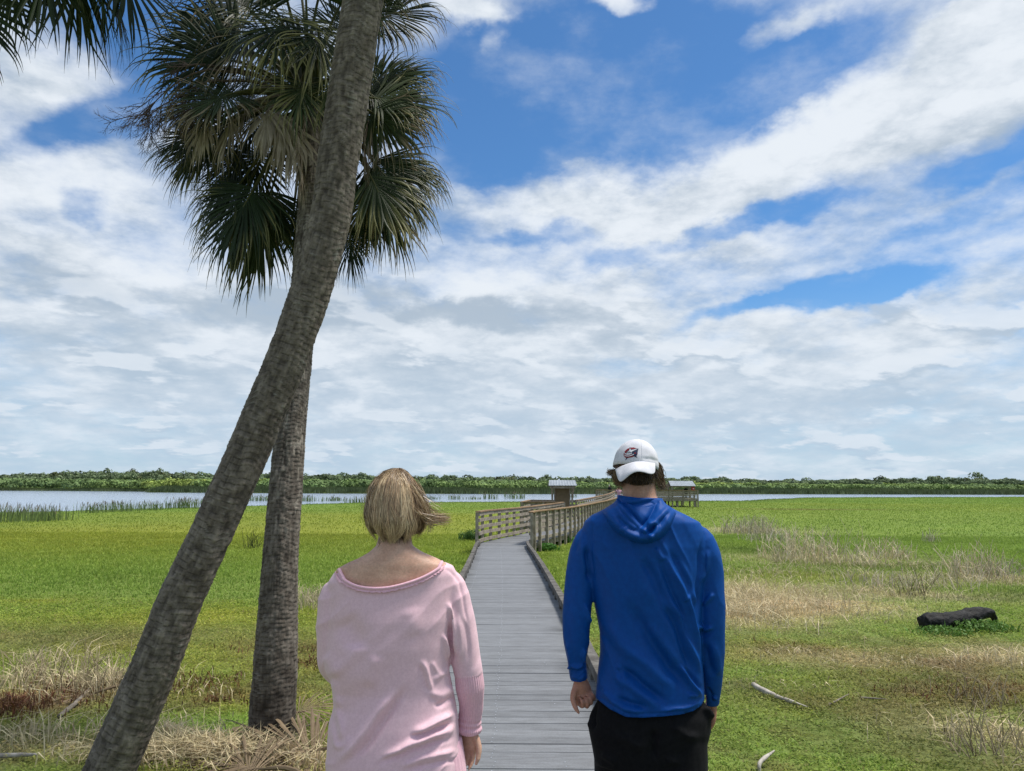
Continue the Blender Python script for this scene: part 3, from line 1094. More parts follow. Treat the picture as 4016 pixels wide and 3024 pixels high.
def far_vegetation():
    # reed belt at the water's edge
    mb = MB()
    n = 52000
    x = RNG.uniform(-190, 330, n)
    dep = np.where(x > -112, RNG.uniform(0, 26, n), RNG.uniform(0, 5, n))
    y = yfar(x) + dep
    z = gz(x, y)
    h = RNG.uniform(1.1, 1.9, n) * (.8 + .35 * n2(x, y, .05, 3)) * np.where(x > -112, 1, .5)
    w = RNG.uniform(.10, .30, n)
    a = RNG.uniform(-.5, .5, n)
    lx = RNG.normal(0, .18, n)
    V = np.stack([np.stack([x - w * np.cos(a), y - w * np.sin(a), z], 1), np.stack([x + w * np.cos(a), y + w * np.sin(a), z], 1), np.stack([x + lx, y, z + h], 1)], 1).reshape(-1, 3)
    C = np.array((.165, .20, .09)) * RNG.uniform(.75, 1.3, (n, 1)) + np.outer(sstep(n2(x, y, .07, 5), 0, .4), (.05, .045, .012))
    mb.add(V, None, np.arange(3 * n).reshape(-1, 3), np.repeat(C, 3, 0))
    tag(mb.build("far_reeds", M_FAR, smooth=False), "dark reed belt along the far edge of the lake", "reeds", kind="stuff")
    # willow scrub
    mb = MB()
    cen, rad, col = [], [], []
    for row in range(17):
        dy = 20 + row * 7.0
        for x in np.arange(-260, 420, 4.2):
            x_ = x + RNG.normal(0, 1.8)
            k0 = -8 if x_ < -112 else 0
            y_ = yfar(x_) + dy + k0 + RNG.normal(0, 2.2) - (8 if x_ < -112 else 0)
            hh = (2.6 + 1.3 * float(n2([x_], [y_], .025, 71)[0]) + .7 * RNG.random()) * (1 + .10 * min(row, 8) / 8)
            hh = max(1.4, hh) * (.8 if x_ > 20 else 1)
            base = g1(x_, y_)
            tone = float(n2([x_], [y_], .018, 73)[0])
            c = np.array((.23, .32, .11)) if tone > -.12 else np.array((.185, .265, .105))  # scrub greens lifted paler, distance haze put into the leaf colour
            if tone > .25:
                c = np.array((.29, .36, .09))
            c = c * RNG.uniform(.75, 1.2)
            for _ in range(2):
                cen.append((x_ + RNG.normal(0, 1.3), y_ + RNG.normal(0, 1), base + hh * RNG.uniform(.35, .62)))
                rad.append((RNG.uniform(1.7, 2.9), RNG.uniform(1.5, 2.3), hh * RNG.uniform(.38, .52)))
                col.append(c * RNG.uniform(.9, 1.12))
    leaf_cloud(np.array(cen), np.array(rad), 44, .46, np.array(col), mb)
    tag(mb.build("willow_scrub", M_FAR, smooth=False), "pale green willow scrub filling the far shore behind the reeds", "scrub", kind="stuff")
    # tall woods on the skyline
    mb = MB()
    cen, rad, col = [], [], []
    for row in range(6):
        for x in np.arange(-420, 620, 5.0):
            x_ = x + RNG.normal(0, 2.5)
            y_ = yfar(x_) + 165 + row * 12 + RNG.normal(0, 3)
            u = 2008 + 3020 * x_ / y_
            # skyline traced from the photograph: taller on the left, low in the middle
            top = np.interp(u, [0, 250, 500, 900, 1250, 1560, 1800, 2100, 2400, 2760, 3000, 3200, 3450, 3700, 4016],
                            [8.2, 9.3, 11.3, 8.8, 8.6, 8.0, 7.4, 6.9, 6.9, 7.6, 5.6, 6.8, 7.6, 9.0, 8.6])
            hh = top * .70 * (1 + .12 * RNG.normal()) * (.88 + .05 * row)
            if RNG.random() < .07:
                hh *= 1.22
            base = g1(x_, y_)
            c = np.array((.165, .215, .115)) * RNG.uniform(.75, 1.3)  # wood green paled in the colour itself, standing in for distant haze
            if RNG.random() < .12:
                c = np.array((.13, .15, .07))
            for _ in range(3):
                r = RNG.uniform(1.6, 3.4)
                cen.append((x_ + RNG.normal(0, 1.9), y_ + RNG.normal(0, 1.2), base + hh * RNG.uniform(.40, .78)))
                rad.append((r * 1.15, r, hh * RNG.uniform(.20, .28)))
                col.append(c * RNG.uniform(.85, 1.15))
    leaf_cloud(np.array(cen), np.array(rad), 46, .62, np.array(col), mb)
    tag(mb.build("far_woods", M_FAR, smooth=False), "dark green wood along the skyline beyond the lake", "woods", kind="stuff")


far_vegetation()

# ------------------------------------------------------------------ grass
M_GRASS = material("grass_blades", None, (.85, .85, .75), 3, 3, .6, attr=True, trans=.42, spec=.25)
M_STRAW = material("dry_straw", None, (.75, .75, .72), 5, 3, .8, attr=True, trans=.22, spec=.15)


def blades(mb, x, y, z, h, w, C, lean=.45, curl=.3, tipc=None):
    n = len(x)
    a = RNG.uniform(0, 2 * np.pi, n)
    la = RNG.uniform(0, 2 * np.pi, n)
    le = np.abs(RNG.normal(0, lean, n)) * h
    cu = RNG.uniform(0, curl, n) * h
    dx, dy = np.cos(la), np.sin(la)
    wx, wy = np.cos(a) * w / 2, np.sin(a) * w / 2
    z = z - .01
    B = np.stack([x, y, z], 1)
    M = np.stack([x + dx * le * .4, y + dy * le * .4, z + h * .58], 1)
    T = np.stack([x + dx * (le + cu), y + dy * (le + cu), z + h - cu * .4], 1)
    W = np.stack([wx, wy, np.zeros(n)], 1)
    V = np.stack([B - W * .8, B + W * .8, M - W, M + W, T], 1).reshape(-1, 3)
    i = np.arange(n)[:, None] * 5
    mb.add(V, i + np.array([0, 1, 3, 2]), i + np.array([2, 3, 4]), None if C is None else np.repeat(C, 5, 0) if tipc is None else
           np.stack([C * .8, C * .8, C, C, C * tipc], 1).reshape(-1, 3))


def on_deck(x, y):
    yy = CL[:, 1]
    cx = np.interp(y, yy, CL[:, 0])
    return (np.abs(x - cx) < W_DECK / 2 + .03 + .02 * np.clip(y - 24, 0, 5)) & (y < 92)


def scatter(n, y0, y1, power=1.0, half=.74, extra=1.5):
    """points on the ground in the wedge in front of the camera"""
    y = y0 + (y1 - y0) * RNG.random(n) ** power
    x = RNG.uniform(-1, 1, n) * (y * half + extra)
    return x, y


def grass():
    mb = MB()
    # low leafy cover near the camera
    x, y = scatter(260000, 2.6, 13, .72)
    k = ~on_deck(x, y)
    x, y = x[k], y[k]
    den = .62 + .9 * n2(x, y, 1.7, 61)
    k = RNG.random(len(x)) < den
    x, y = x[k], y[k]
    z = gz(x, y)
    C = zone(x, y) * RNG.uniform(.85, 1.5, (len(x), 1)) * 1.25
    h = RNG.uniform(.015, .055, len(x)) * (1 + .5 * n2(x, y, .9, 62))
    blades(mb, x, y, z, h, RNG.uniform(.005, .012, len(x)), C, 1.1, .8)
    # leaflets lying close to the soil
    x, y = scatter(430000, 2.6, 13.5, .70)
    k = ~on_deck(x, y)
    x, y = x[k], y[k]
    k = RNG.random(len(x)) < .55 + .8 * n2(x, y, 2.6, 67)
    x, y = x[k], y[k]
    n = len(x)
    z = gz(x, y) + RNG.uniform(0, .045, n) * (1 + .6 * n2(x, y, 1.2, 68))
    s = RNG.uniform(.004, .0085, n) * (1 + y / 9)
    a = RNG.uniform(0, 2 * np.pi, n)
    tl, ts = RNG.normal(0, .45, n), RNG.normal(0, .45, n)
    U = np.stack([np.cos(a), np.sin(a), tl], 1) * s[:, None]
    W = np.stack([-np.sin(a), np.cos(a), ts], 1) * (s * .55)[:, None]
    P = np.stack([x, y, z], 1)
    V = np.stack([P - U, P - W, P + U, P + W], 1).reshape(-1, 3)
    C = zone(x, y) * RNG.uniform(.82, 1.25, (n, 1)) * np.array((1.55, 1.38, 1.35)) * (1 + .25 * n2(x, y, 5.0, 69, 2))[:, None]
    brn = RNG.random(n) < .12
    C[brn] = C[brn] * .4 + np.array((.20, .15, .08)) * .6
    mb.add(V, np.arange(4 * n).reshape(-1, 4), None, np.repeat(C, 4, 0))
    # middle meadow
    x, y = scatter(230000, 11, 36, .8)
    k = ~on_deck(x, y)
    x, y = x[k], y[k]
    z = gz(x, y)
    C = zone(x, y) * RNG.uniform(.85, 1.3, (len(x), 1)) * 1.25
    g = .55 + .45 * sstep(y, 11, 20)
    h = RNG.uniform(.045, .135, len(x)) * g * (1 + .45 * n2(x, y, .5, 63))
    blades(mb, x, y, z, h, RNG.uniform(.010, .024, len(x)), C, .45, .4)
    # far meadow
    x, y = scatter(240000, 32, 240, 1.05, .80, 8)
    k = (~on_deck(x, y)) & (y < yshore(x) + 2)
    x, y = x[k], y[k]
    z = gz(x, y)
    k = z > WATER_Z - .1
    x, y, z = x[k], y[k], z[k]
    C = zone(x, y) * RNG.uniform(.92, 1.12, (len(x), 1)) * 1.25
    h = RNG.uniform(.06, .13, len(x)) * (1 + .4 * n2(x, y, .12, 64))
    blades(mb, x, y, z, h, RNG.uniform(.02, .045, len(x)) * (y / 70 + .4), C, .35, .3)
    tag(mb.build("grass", M_GRASS, smooth=False), "green marsh grass and low weeds covering the meadow", "grass", kind="stuff")
    # dry thatch: straw lying in patches
    mb = MB()

    def thatch(u, v, rx, ry, n, hm=.16, col=G_DRY, lean=.9):
        p = g22(u, v)
        x = p.x + RNG.normal(0, rx * .55, n); y = p.y + RNG.normal(0, ry * .55, n)
        k = ~on_deck(x, y)
        x, y = x[k], y[k]
        k = RNG.random(len(x)) < .55 + .9 * n2(x, y, 2.2, 66)
        x, y = x[k], y[k]
        C = np.asarray(col) * RNG.uniform(.75, 1.45, (len(x), 1)) + RNG.normal(0, .012, (len(x), 3))
        blades(mb, x, y, gz(x, y), RNG.uniform(.4, 1.3, len(x)) * hm, RNG.uniform(.004, .010, len(x)) * (1 + p.y / 25), np.clip(C, .01, 1), lean, .9)

    for a in [(1650, 1290, 1.5, 2.2, 4200, .20), (1590, 1325, .8, 1.6, 2200, .2), (1740, 1320, 1.0, 1.2, 1500, .18), (1920, 1285, 1.3, 1.0, 900, .2), (1700, 1240, 2.2, 1.6, 900, .2),
              (2120, 1260, 2.6, 1.0, 1100, .22), (1960, 1225, 2.2, 1.0, 600, .2), (1610, 1150, 2.5, 2.5, 800, .3), (1760, 1215, 2.8, 1.8, 1000, .25), (1760, 1420, .7, .5, 260, .1), (2180, 1430, .7, .7, 420, .16),
              (2150, 1600, .5, .45, 330, .14), (1990, 1430, 1.2, .6, 350, .08), (1700, 1480, .9, .4, 160, .08),
              (400, 1625, .55, .22, 1500, .16), (520, 1645, .5, .2, 1300, .15), (300, 1600, .4, .3, 500, .16), (60, 1610, .5, .3, 520, .18), (200, 1490, .6, .45, 620, .2), (120, 1440, .6, .5, 420, .2),
              (60, 1480, .5, .35, 420, .18), (330, 1640, .4, .2, 420, .14), (660, 1640, .4, .25, 420, .1), (680, 1300, .6, .7, 380, .28), (430, 1500, .9, .6, 200, .1), (1230, 1420, .2, 1.5, 300, .10)]:
        thatch(*a)
    for a in [(55, 1530, .5, .4, 1500, .13, G_RED * 1.1, .35), (130, 1500, .5, .4, 500, .12, G_RED, .35), (430, 1480, .4, .4, 420, .10, G_RED, .4), (470, 1520, .25, .2, 180, .09, G_RED, .4), (690, 1430, .4, .4, 330, .1, G_RED, .4),
              (620, 1410, .8, .6, 300, .08, G_RED, .4), (2050, 1500, .8, .4, 500, .07, G_RED * 1.1, .4), (2130, 1480, .7, .5, 380, .07, G_RED, .4), (1710, 1400, .7, .4, 220, .07, G_RED, .5)]:
        thatch(*a)
    tag(mb.build("dry_grass", M_STRAW, smooth=False), "patches of dry straw and rusty weeds among the grass", "dry grass", kind="stuff")


grass()


def stalks(mb, P, n, spread, h, w, C, lean=.35, branch=.3):
    """thin upright or leaning dead stems"""
    for i in range(int(n * 1.6)):
        b = np.array((P.x + np.clip(RNG.normal(0, .40), -.62, .62) * spread, P.y + np.clip(RNG.normal(0, .40), -.62, .62) * spread, 0.0))
        b[2] = g1(b[0], b[1]) - .02
        L = h * RNG.uniform(.45, 1.1)
        d = np.array((RNG.normal(0, lean), RNG.normal(0, lean), 1.0)); d /= np.linalg.norm(d)
        k = RNG.normal(0, .25, 3) * (1, 1, 0)
        t = np.linspace(0, 1, 5)[:, None]
        path = b + d * L * t + k * L * t * t * .7 - np.array((0, 0, 1)) * L * .25 * t ** 3 * RNG.random()
        c = np.asarray(C) * RNG.uniform(.65, 1.4)
        mb.tube(path, np.linspace(w, w * .45, 5), 3, False, c)
        while RNG.random() < branch:
            j = RNG.integers(1, 4)
            e = path[j] + (d + RNG.normal(0, .6, 3)) * L * .3
            mb.tube([path[j], (path[j] + e) / 2 + RNG.normal(0, .01, 3), e], [w * .6, w * .5, w * .3], 3, False, c)


def dry_tufts():
    G = "clumps of dead stalks on the meadow"
    c1, c2 = (.82, .72, .53), (.70, .62, .50)
    for (u, v, n, sp, h, c, lab) in [
        (1745, 1212, 150, 1.7, 1.05, c1, "widest clump of tall pale dead stalks out on the meadow"),
        (1612, 1152, 110, 1.9, 1.0, c2, "greyish clump of dead stalks close by the man's blue sleeve"),
        (1660, 1170, 60, 1.5, .7, c2, "low grey spread of dead stalks between the greyish and the widest clump"),
        (1905, 1210, 46, .9, .75, c1, "sparse clump of pale stalks standing just beyond the widest one, towards the log"),
        (1945, 1208, 34, .7, .6, c1, "small thin clump of pale stalks beside the sparse one"),
        (2108, 1250, 90, 1.1, .85, c1, "bushy pale clump of dead stalks standing behind the charred log"),
        (2165, 1252, 40, .9, .55, c2, "low sprawling grey stalks at the picture's edge behind the charred log"),
        (2010, 1172, 16, .5, .65, c2, "lone wispy grey stalk far out in the green meadow"),
        (1860, 1222, 26, .8, .6, c1, "few leaning stalks between the widest clump and the sparse one"),
        (1985, 1290, 16, .7, .55, (.22, .19, .11), "dark upright weed stems in front of the pale stalks"),
        (2020, 1270, 40, 1.2, .5, c1, "tangle of fallen grey stalks above the charred log"),
        (1890, 1270, 40, 1.0, .45, c2, "short dry stems at the far end of the straw patch"),
        (545, 1185, 14, .35, .75, (.06, .08, .03), "sparse dark green rush stems in the meadow between trunk and woman"),
        (2150, 1620, 40, .45, .30, (.50, .42, .28), "dry seed stems in the corner of the meadow nearest the viewer"),
        (2110, 1520, 34, .45, .26, (.45, .37, .25), "straggling dry stems on the brown ground below the charred log"),
        (680, 1315, 40, .5, .42, (.6, .52, .38), "pale dead grass tuft beside the woman's shoulder"),
        (215, 1500, 40, .45, .42, (.48, .40, .25), "tall pale dead grass beside the foot of the leaning palm"),
        (110, 1470, 46, .55, .36, (.46, .38, .24), "pale dead grass growing out of the rusty weeds"),
        (330, 1440, 22, .25, .42, (.5, .42, .28), "a few bleached stems growing up against the leaning trunk"),
    ]:
        p = g22(u, v)
        mb = MB()
        stalks(mb, p, n, sp, h, .0034 * (1 + p.y / 13), c, .27)
        tag(mb.build("dead_grass_tuft", M_STRAW), lab, "dead plant", G)


dry_tufts()

M_REED = material("reed_leaves", None, (.8, .8, .75), 2, 3, .6, attr=True, trans=.25, spec=.2)


def reeds():
    G = "reed clumps along the near shore"
    specs = [
        (25, 1127, 1.25, 420, 2.6, "tall reed clump at the picture's left edge, standing in the meadow"), (95, 1124, 1.15, 330, 2.0, "tall reed clump next to the edge one, ending at open water"),
        (200, 1108, 1.0, 150, 1.6, "thin reed clump at the start of the lake edge row"), (255, 1105, 1.15, 260, 2.2, "second reed clump in the lake edge row, with pale tops"),
        (325, 1102, 1.0, 170, 1.8, "third reed clump in the lake edge row, thinner"), (395, 1098, 1.25, 300, 2.4, "dense reed clump nearest the leaning trunk"),
        (440, 1094, .9, 90, 1.6, "reed clump half hidden by the leaning trunk"), (565, 1087, 1.25, 170, 3.0, "reed clump seen between the two palm trunks"),
        (668, 1088, 1.2, 150, 3.0, "reed clump just past the straight palm trunk"), (725, 1087, 1.1, 110, 2.5, "thin reeds between straight trunk and the woman's hair"),
        (770, 1086, 1.1, 110, 2.5, "reeds touching the woman's hair on the trunk side"), (930, 1083, 1.0, 70, 2.5, "sparse reeds next to the woman's blown hair"),
        (985, 1083, 1.2, 60, 2.0, "sparse reeds halfway from the woman to the railing"), (1060, 1082, 1.5, 90, 2.0, "narrow reed clump standing over the first railing post"),
        (1112, 1081, 1.55, 130, 2.8, "bushy reed clump nearest the kiosk on its lake side"), (1020, 1083, .8, 60, 2.2, "low reeds over the meadow edge near the railing"),
        (1235, 1078, 1.0, 40, 1.6, "tiny reed clump beside the kiosk post"),
    ]
    for (u, v, h, n, sp, lab) in specs:
        p = g22(u, v)
        n = int(n * .7)
        if p.z < WATER_Z:
            p.z = WATER_Z
        mb = MB()
        x = p.x + sp * np.clip(RNG.normal(0, .42, n), -.7, .7); y = p.y + sp * np.clip(RNG.normal(0, .42, n), -.7, .7)
        z = np.maximum(gz(x, y), WATER_Z - .05)
        C = np.array((.17, .23, .09)) * RNG.uniform(.6, 1.35, (n, 1))
        tip = RNG.random(n) < .3
        hh = h * .85 * RNG.uniform(.55, 1.12, n)
        blades(mb, x, y, z, hh, RNG.uniform(.03, .055, n) * (p.y / 70), C, .13, .12)
        k = tip
        blades(mb, x[k], y[k], z[k] + hh[k] * .75, hh[k] * .35, np.full(k.sum(), .05) * (p.y / 70), np.tile((.22, .17, .12), (k.sum(), 1)), .2, .2)
        tag(mb.build("reed_clump", M_REED, smooth=False), lab, "reeds", G)


reeds()

M_SHRUB = material("weed_leaves", None, (.75, .8, .7), 6, 3, .55, attr=True, trans=.25, spec=.25)


def weed(u, v, w, h, n, c, lab):
    p = g22(u, v)
    root = empty("weed_plant", p, lab, "weed", "leafy weeds")
    mb = MB()
    C = np.tile(np.array(c), (1, 1))
    leaf_cloud(np.array([(p.x, p.y, p.z + h * .4)]), np.array([(w, w * .7, h * .5)]), n * 2, .011 * (1 + p.y / 22), C * 1.7, mb, .9)
    k = n
    bx = p.x + w * np.clip(RNG.normal(0, .55, k), -1.3, 1.3); by = p.y + w * .6 * np.clip(RNG.normal(0, .55, k), -1.3, 1.3)
    blades(mb, bx, by, gz(bx, by), h * RNG.uniform(.3, 1.0, k), RNG.uniform(.006, .013, k) * (1 + p.y / 12), np.array(c) * 1.7 * RNG.uniform(.7, 1.3, (k, 1)), .5, .5)
    mb.build("leaves", M_SHRUB, root, smooth=False)
    st = MB()
    stalks(st, p, 14, w, h, .004, (.07, .09, .03), .4, .2)
    st.build("stems", M_SHRUB, root)


weed(1023, 1168, .45, .5, 260, (.05, .10, .025), "dark leafy weed growing beside the first railing post")
weed(2040, 1372, .34, .12, 170, (.075, .14, .028), "bright green weed in front of the charred end of the log")
weed(2118, 1364, .40, .17, 240, (.075, .14, .028), "bright green weed covering the thin end of the log")
weed(1180, 1190, .35, .3, 300, (.06, .15, .025), "green weed under the boardwalk edge by the first outer post")
weed(1215, 1172, .5, .3, 300, (.06, .15, .025), "green weed under the railing farther along by the man's sleeve")
weed(570, 1600, .16, .12, 160, (.07, .16, .025), "small green weed hugging the foot of the straight palm")
weed(745, 1190, .4, .3, 1, (.07, .16, .025), "green weed behind the woman's shoulder") if False else None


# ------------------------------------------------------------------ charred log, sticks
M_CHAR = material("charred_wood", (.006, .0055, .0055), (.085, .08, .075), 6, 8, .75, .9, 26, (1, 1, 1), spec=.35, bdist=.02, contrast=(.5, .8))
M_DRIFT = material("bleached_wood", (.52, .48, .42), (.30, .27, .23), 14, 6, .85, .5, 60, spec=.15, bdist=.004)
M_TWIG = material("grey_twig", (.27, .235, .19), (.17, .145, .115), 14, 5, .9, .4, 50, spec=.1)


def organic(path, rad, sides, amp, seed, sc, name, mat, lab, cat_, group=None):
    mb = MB()
    P = cat(path, 40)
    rd = np.interp(np.linspace(0, 1, 40), np.linspace(0, 1, len(rad)), rad)
    mb.tube(P, rd, sides, True)
    me = mb.mesh(name)
    co = get_co(me); no = get_no(me)
    set_co(me, co + no * ((fbm(co * sc, 4, seed) - .45 * np.abs(fbm(co * sc * 2.3, 3, seed + 40))) * amp)[:, None])
    o = link(name, me, mat)
    return tag(o, lab, cat_, group)


pl, pr_ = g22(2004, 1362), g22(2118, 1350)
organic([(pl.x - .06, pl.y, pl.z + .10), (pl.x + .3, pl.y + .1, pl.z + .11), (pl.x + .62, pl.y + .2, pl.z + .12), (pr_.x + .02, pl.y + .34, pl.z + .19), (pr_.x + .14, pl.y + .40, pl.z + .05)],
        [.105, .12, .10, .118, .085, .03], 40, .045, 5, 9.0, "charred_log", M_CHAR, "charred black log lying in green weeds on the meadow", "log")
a_, b_ = g22(1627, 1500), g22(1746, 1536)
organic([(a_.x, a_.y, a_.z + .085), (a_.x * .8 + b_.x * .2, a_.y * .8 + b_.y * .2 + .01, a_.z + .065), (a_.x * .5 + b_.x * .5, (a_.y + b_.y) / 2 + .02, a_.z + .055), (b_.x, b_.y, b_.z + .03)],
        [.021, .026, .017, .014, .006], 10, .006, 8, 30, "driftwood_branch", M_DRIFT, "bleached white branch lying in the grass beside the man's hand", "branch", "fallen branches")
a_ = g22(1640, 1668); b_ = g22(1668, 1640)
organic([(a_.x, a_.y, a_.z), (a_.x + .02, a_.y + .03, a_.z + .05), (b_.x + .0, b_.y - .05, b_.z + .07)], [.012, .014, .004], 8, .003, 9, 30, "dead_leaf_sheath", M_DRIFT, "pale curled leaf sheath poking up at the bottom edge beside the man's leg", "leaf sheath", "fallen branches")
for (u0, v0, u1, v1, r0, mt, lab) in [
    (128, 1553, 192, 1500, .020, M_TWIG, "grey rotten branch slanting through rusty weeds near the leaning palm"),
    (-6, 1640, 78, 1648, .017, M_DRIFT, "pale straight stick in the bottom corner of the picture beside dry grass"),
    (362, 1612, 412, 1590, .009, M_DRIFT, "short pale stick on the green grass just past the leaning trunk"),
    (640, 1583, 712, 1562, .006, M_TWIG, "thin grey twig under the dead frond beside the woman"),
    (1790, 1528, 1835, 1512, .008, M_TWIG, "small twig on brown ground behind the bleached branch"),
    (1860, 1512, 1915, 1524, .008, M_TWIG, "thin twig lying on the brown patch past the bleached branch"),
    (860, 1500, 905, 1508, .008, M_DRIFT, None),
]:
    if lab is None:
        continue
    a_, b_ = g22(u0, v0), g22(u1, v1)
    m_ = (a_ + b_) / 2
    organic([(a_.x, a_.y, a_.z + .02), (m_.x + .01, m_.y + .02, g1(m_.x, m_.y) + .03), (b_.x, b_.y, b_.z + .05)], [r0, r0 * .9, r0 * .4], 8, r0 * .3, 4, 30, "fallen_stick", mt, lab, "stick", "fallen branches")

# ------------------------------------------------------------------ palms
M_TRUNK = material("palm_bark", None, (.62, .6, .58), 16, 8, .92, .6, 60, (1, 1, .55), attr=True, spec=.12, bdist=.008, fine=110)
M_PALM = material("palm_leaf", None, (.72, .76, .7), 5, 4, .5, attr=True, trans=.10, spec=.26)
M_DEAD = material("dead_palm_leaf", None, (.7, .68, .66), 6, 5, .75, attr=True, trans=.12, spec=.2)
M_STEM = material("palm_stalk", (.13, .115, .05), (.08, .07, .035), 8, 4, .6)


def trunk(name, pts, rads, parent, seed, pitch=.045, amp=.009, rough=.006, light=(.315, .265, .215), dark=(.105, .088, .074), tall=1.0, upright=False):
    L = 0
    P = cat(pts, 40)
    L = np.linalg.norm(np.diff(P, axis=0), axis=1).sum()
    n = int(L / .0075)
    P = cat(pts, n)
    kk = np.linspace(0, 1, len(rads))
    rr = np.interp(np.linspace(0, 1, n), kk, rads)
    sides = 88
    mb = MB()
    mb.tube(P, rr, sides, True)
    me = mb.mesh('trunk')
    co = get_co(me)
    no = get_no(me)
    m = n * sides
    a = np.tile(np.linspace(0, 2 * np.pi, sides, endpoint=False), n)
    s = np.repeat(np.linspace(0, L, n), sides)
    ca, sa = np.cos(a), np.sin(a)
    q = np.stack([ca * 1.3, sa * 1.3, s * 3.0], 1)
    wob = fbm(q * np.array((.8, .8, .5)), 3, seed) * pitch * 1.5                               # leaf-scar rings wander up and down
    ph = (s + wob) / pitch + .6 * vnoise(np.stack([ca * .4, sa * .4, s * 1.2], 1), seed + 3)
    fr = ph - np.floor(ph)
    irr = .05 + 1.0 * (vnoise(np.stack([ca * 2.6, sa * 2.6, np.floor(ph) * 1.7], 1), seed + 5) * .5 + .5)
    lip = np.exp(-((fr - .15) / .13) ** 2) * irr                         # raised lip
    gro = np.exp(-((fr - .93) / .06) ** 2) * irr                       # dark crack under it
    fib = vnoise(np.stack([ca * 14, sa * 14, s * 9], 1), seed + 7)
    cor = fbm(np.stack([ca * 5, sa * 5, s * 26], 1), 4, seed + 9)
    d = amp * lip - amp * 1.4 * gro + rough * cor + rough * .55 * fib
    if upright:
        blk = vnoise(np.stack([ca * 9, sa * 9, np.floor(ph) * 3.3], 1), seed + 21)
        d = d + .0028 * blk
    big = .010 * fbm(np.stack([ca * 1.2, sa * 1.2, s * 1.5], 1), 3, seed + 11)
    co[:m] += no[:m] * (d + big)[:, None]
    set_co(me, co)
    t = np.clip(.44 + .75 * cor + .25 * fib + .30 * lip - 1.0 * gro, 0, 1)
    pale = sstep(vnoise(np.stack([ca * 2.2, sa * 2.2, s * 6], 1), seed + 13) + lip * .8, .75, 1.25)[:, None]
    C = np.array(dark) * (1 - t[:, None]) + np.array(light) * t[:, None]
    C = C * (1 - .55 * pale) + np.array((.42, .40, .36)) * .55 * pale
    C = C * (1 + .22 * fbm(np.stack([ca * 1.1, sa * 1.1, s * .9], 1), 3, seed + 15))[:, None]
    if upright:
        wt = sstep(vnoise(np.stack([ca * 8, sa * 8, s * 16], 1), seed + 22), .42, .62)[:, None] * sstep(s, 1.0, 1.9)[:, None] * .8
        C = C * (1 - wt) + np.array((.40, .35, .29)) * wt
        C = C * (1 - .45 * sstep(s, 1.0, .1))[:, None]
    Cc = np.vstack([C, C[:1], C[-1:]])
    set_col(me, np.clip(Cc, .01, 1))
    return link(name, me, M_TRUNK, parent)


GREEN1, GREEN2 = np.array((.023, .041, .011)), np.array((.038, .058, .015))
TAN, YEL, OLD = np.array((.33, .25, .15)), np.array((.25, .225, .085)), np.array((.36, .30, .23))
G_ = np.array((0, 0, -1.0))


def unit(v):
    v = np.asarray(v, float)
    return v / (np.linalg.norm(v) + 1e-12)


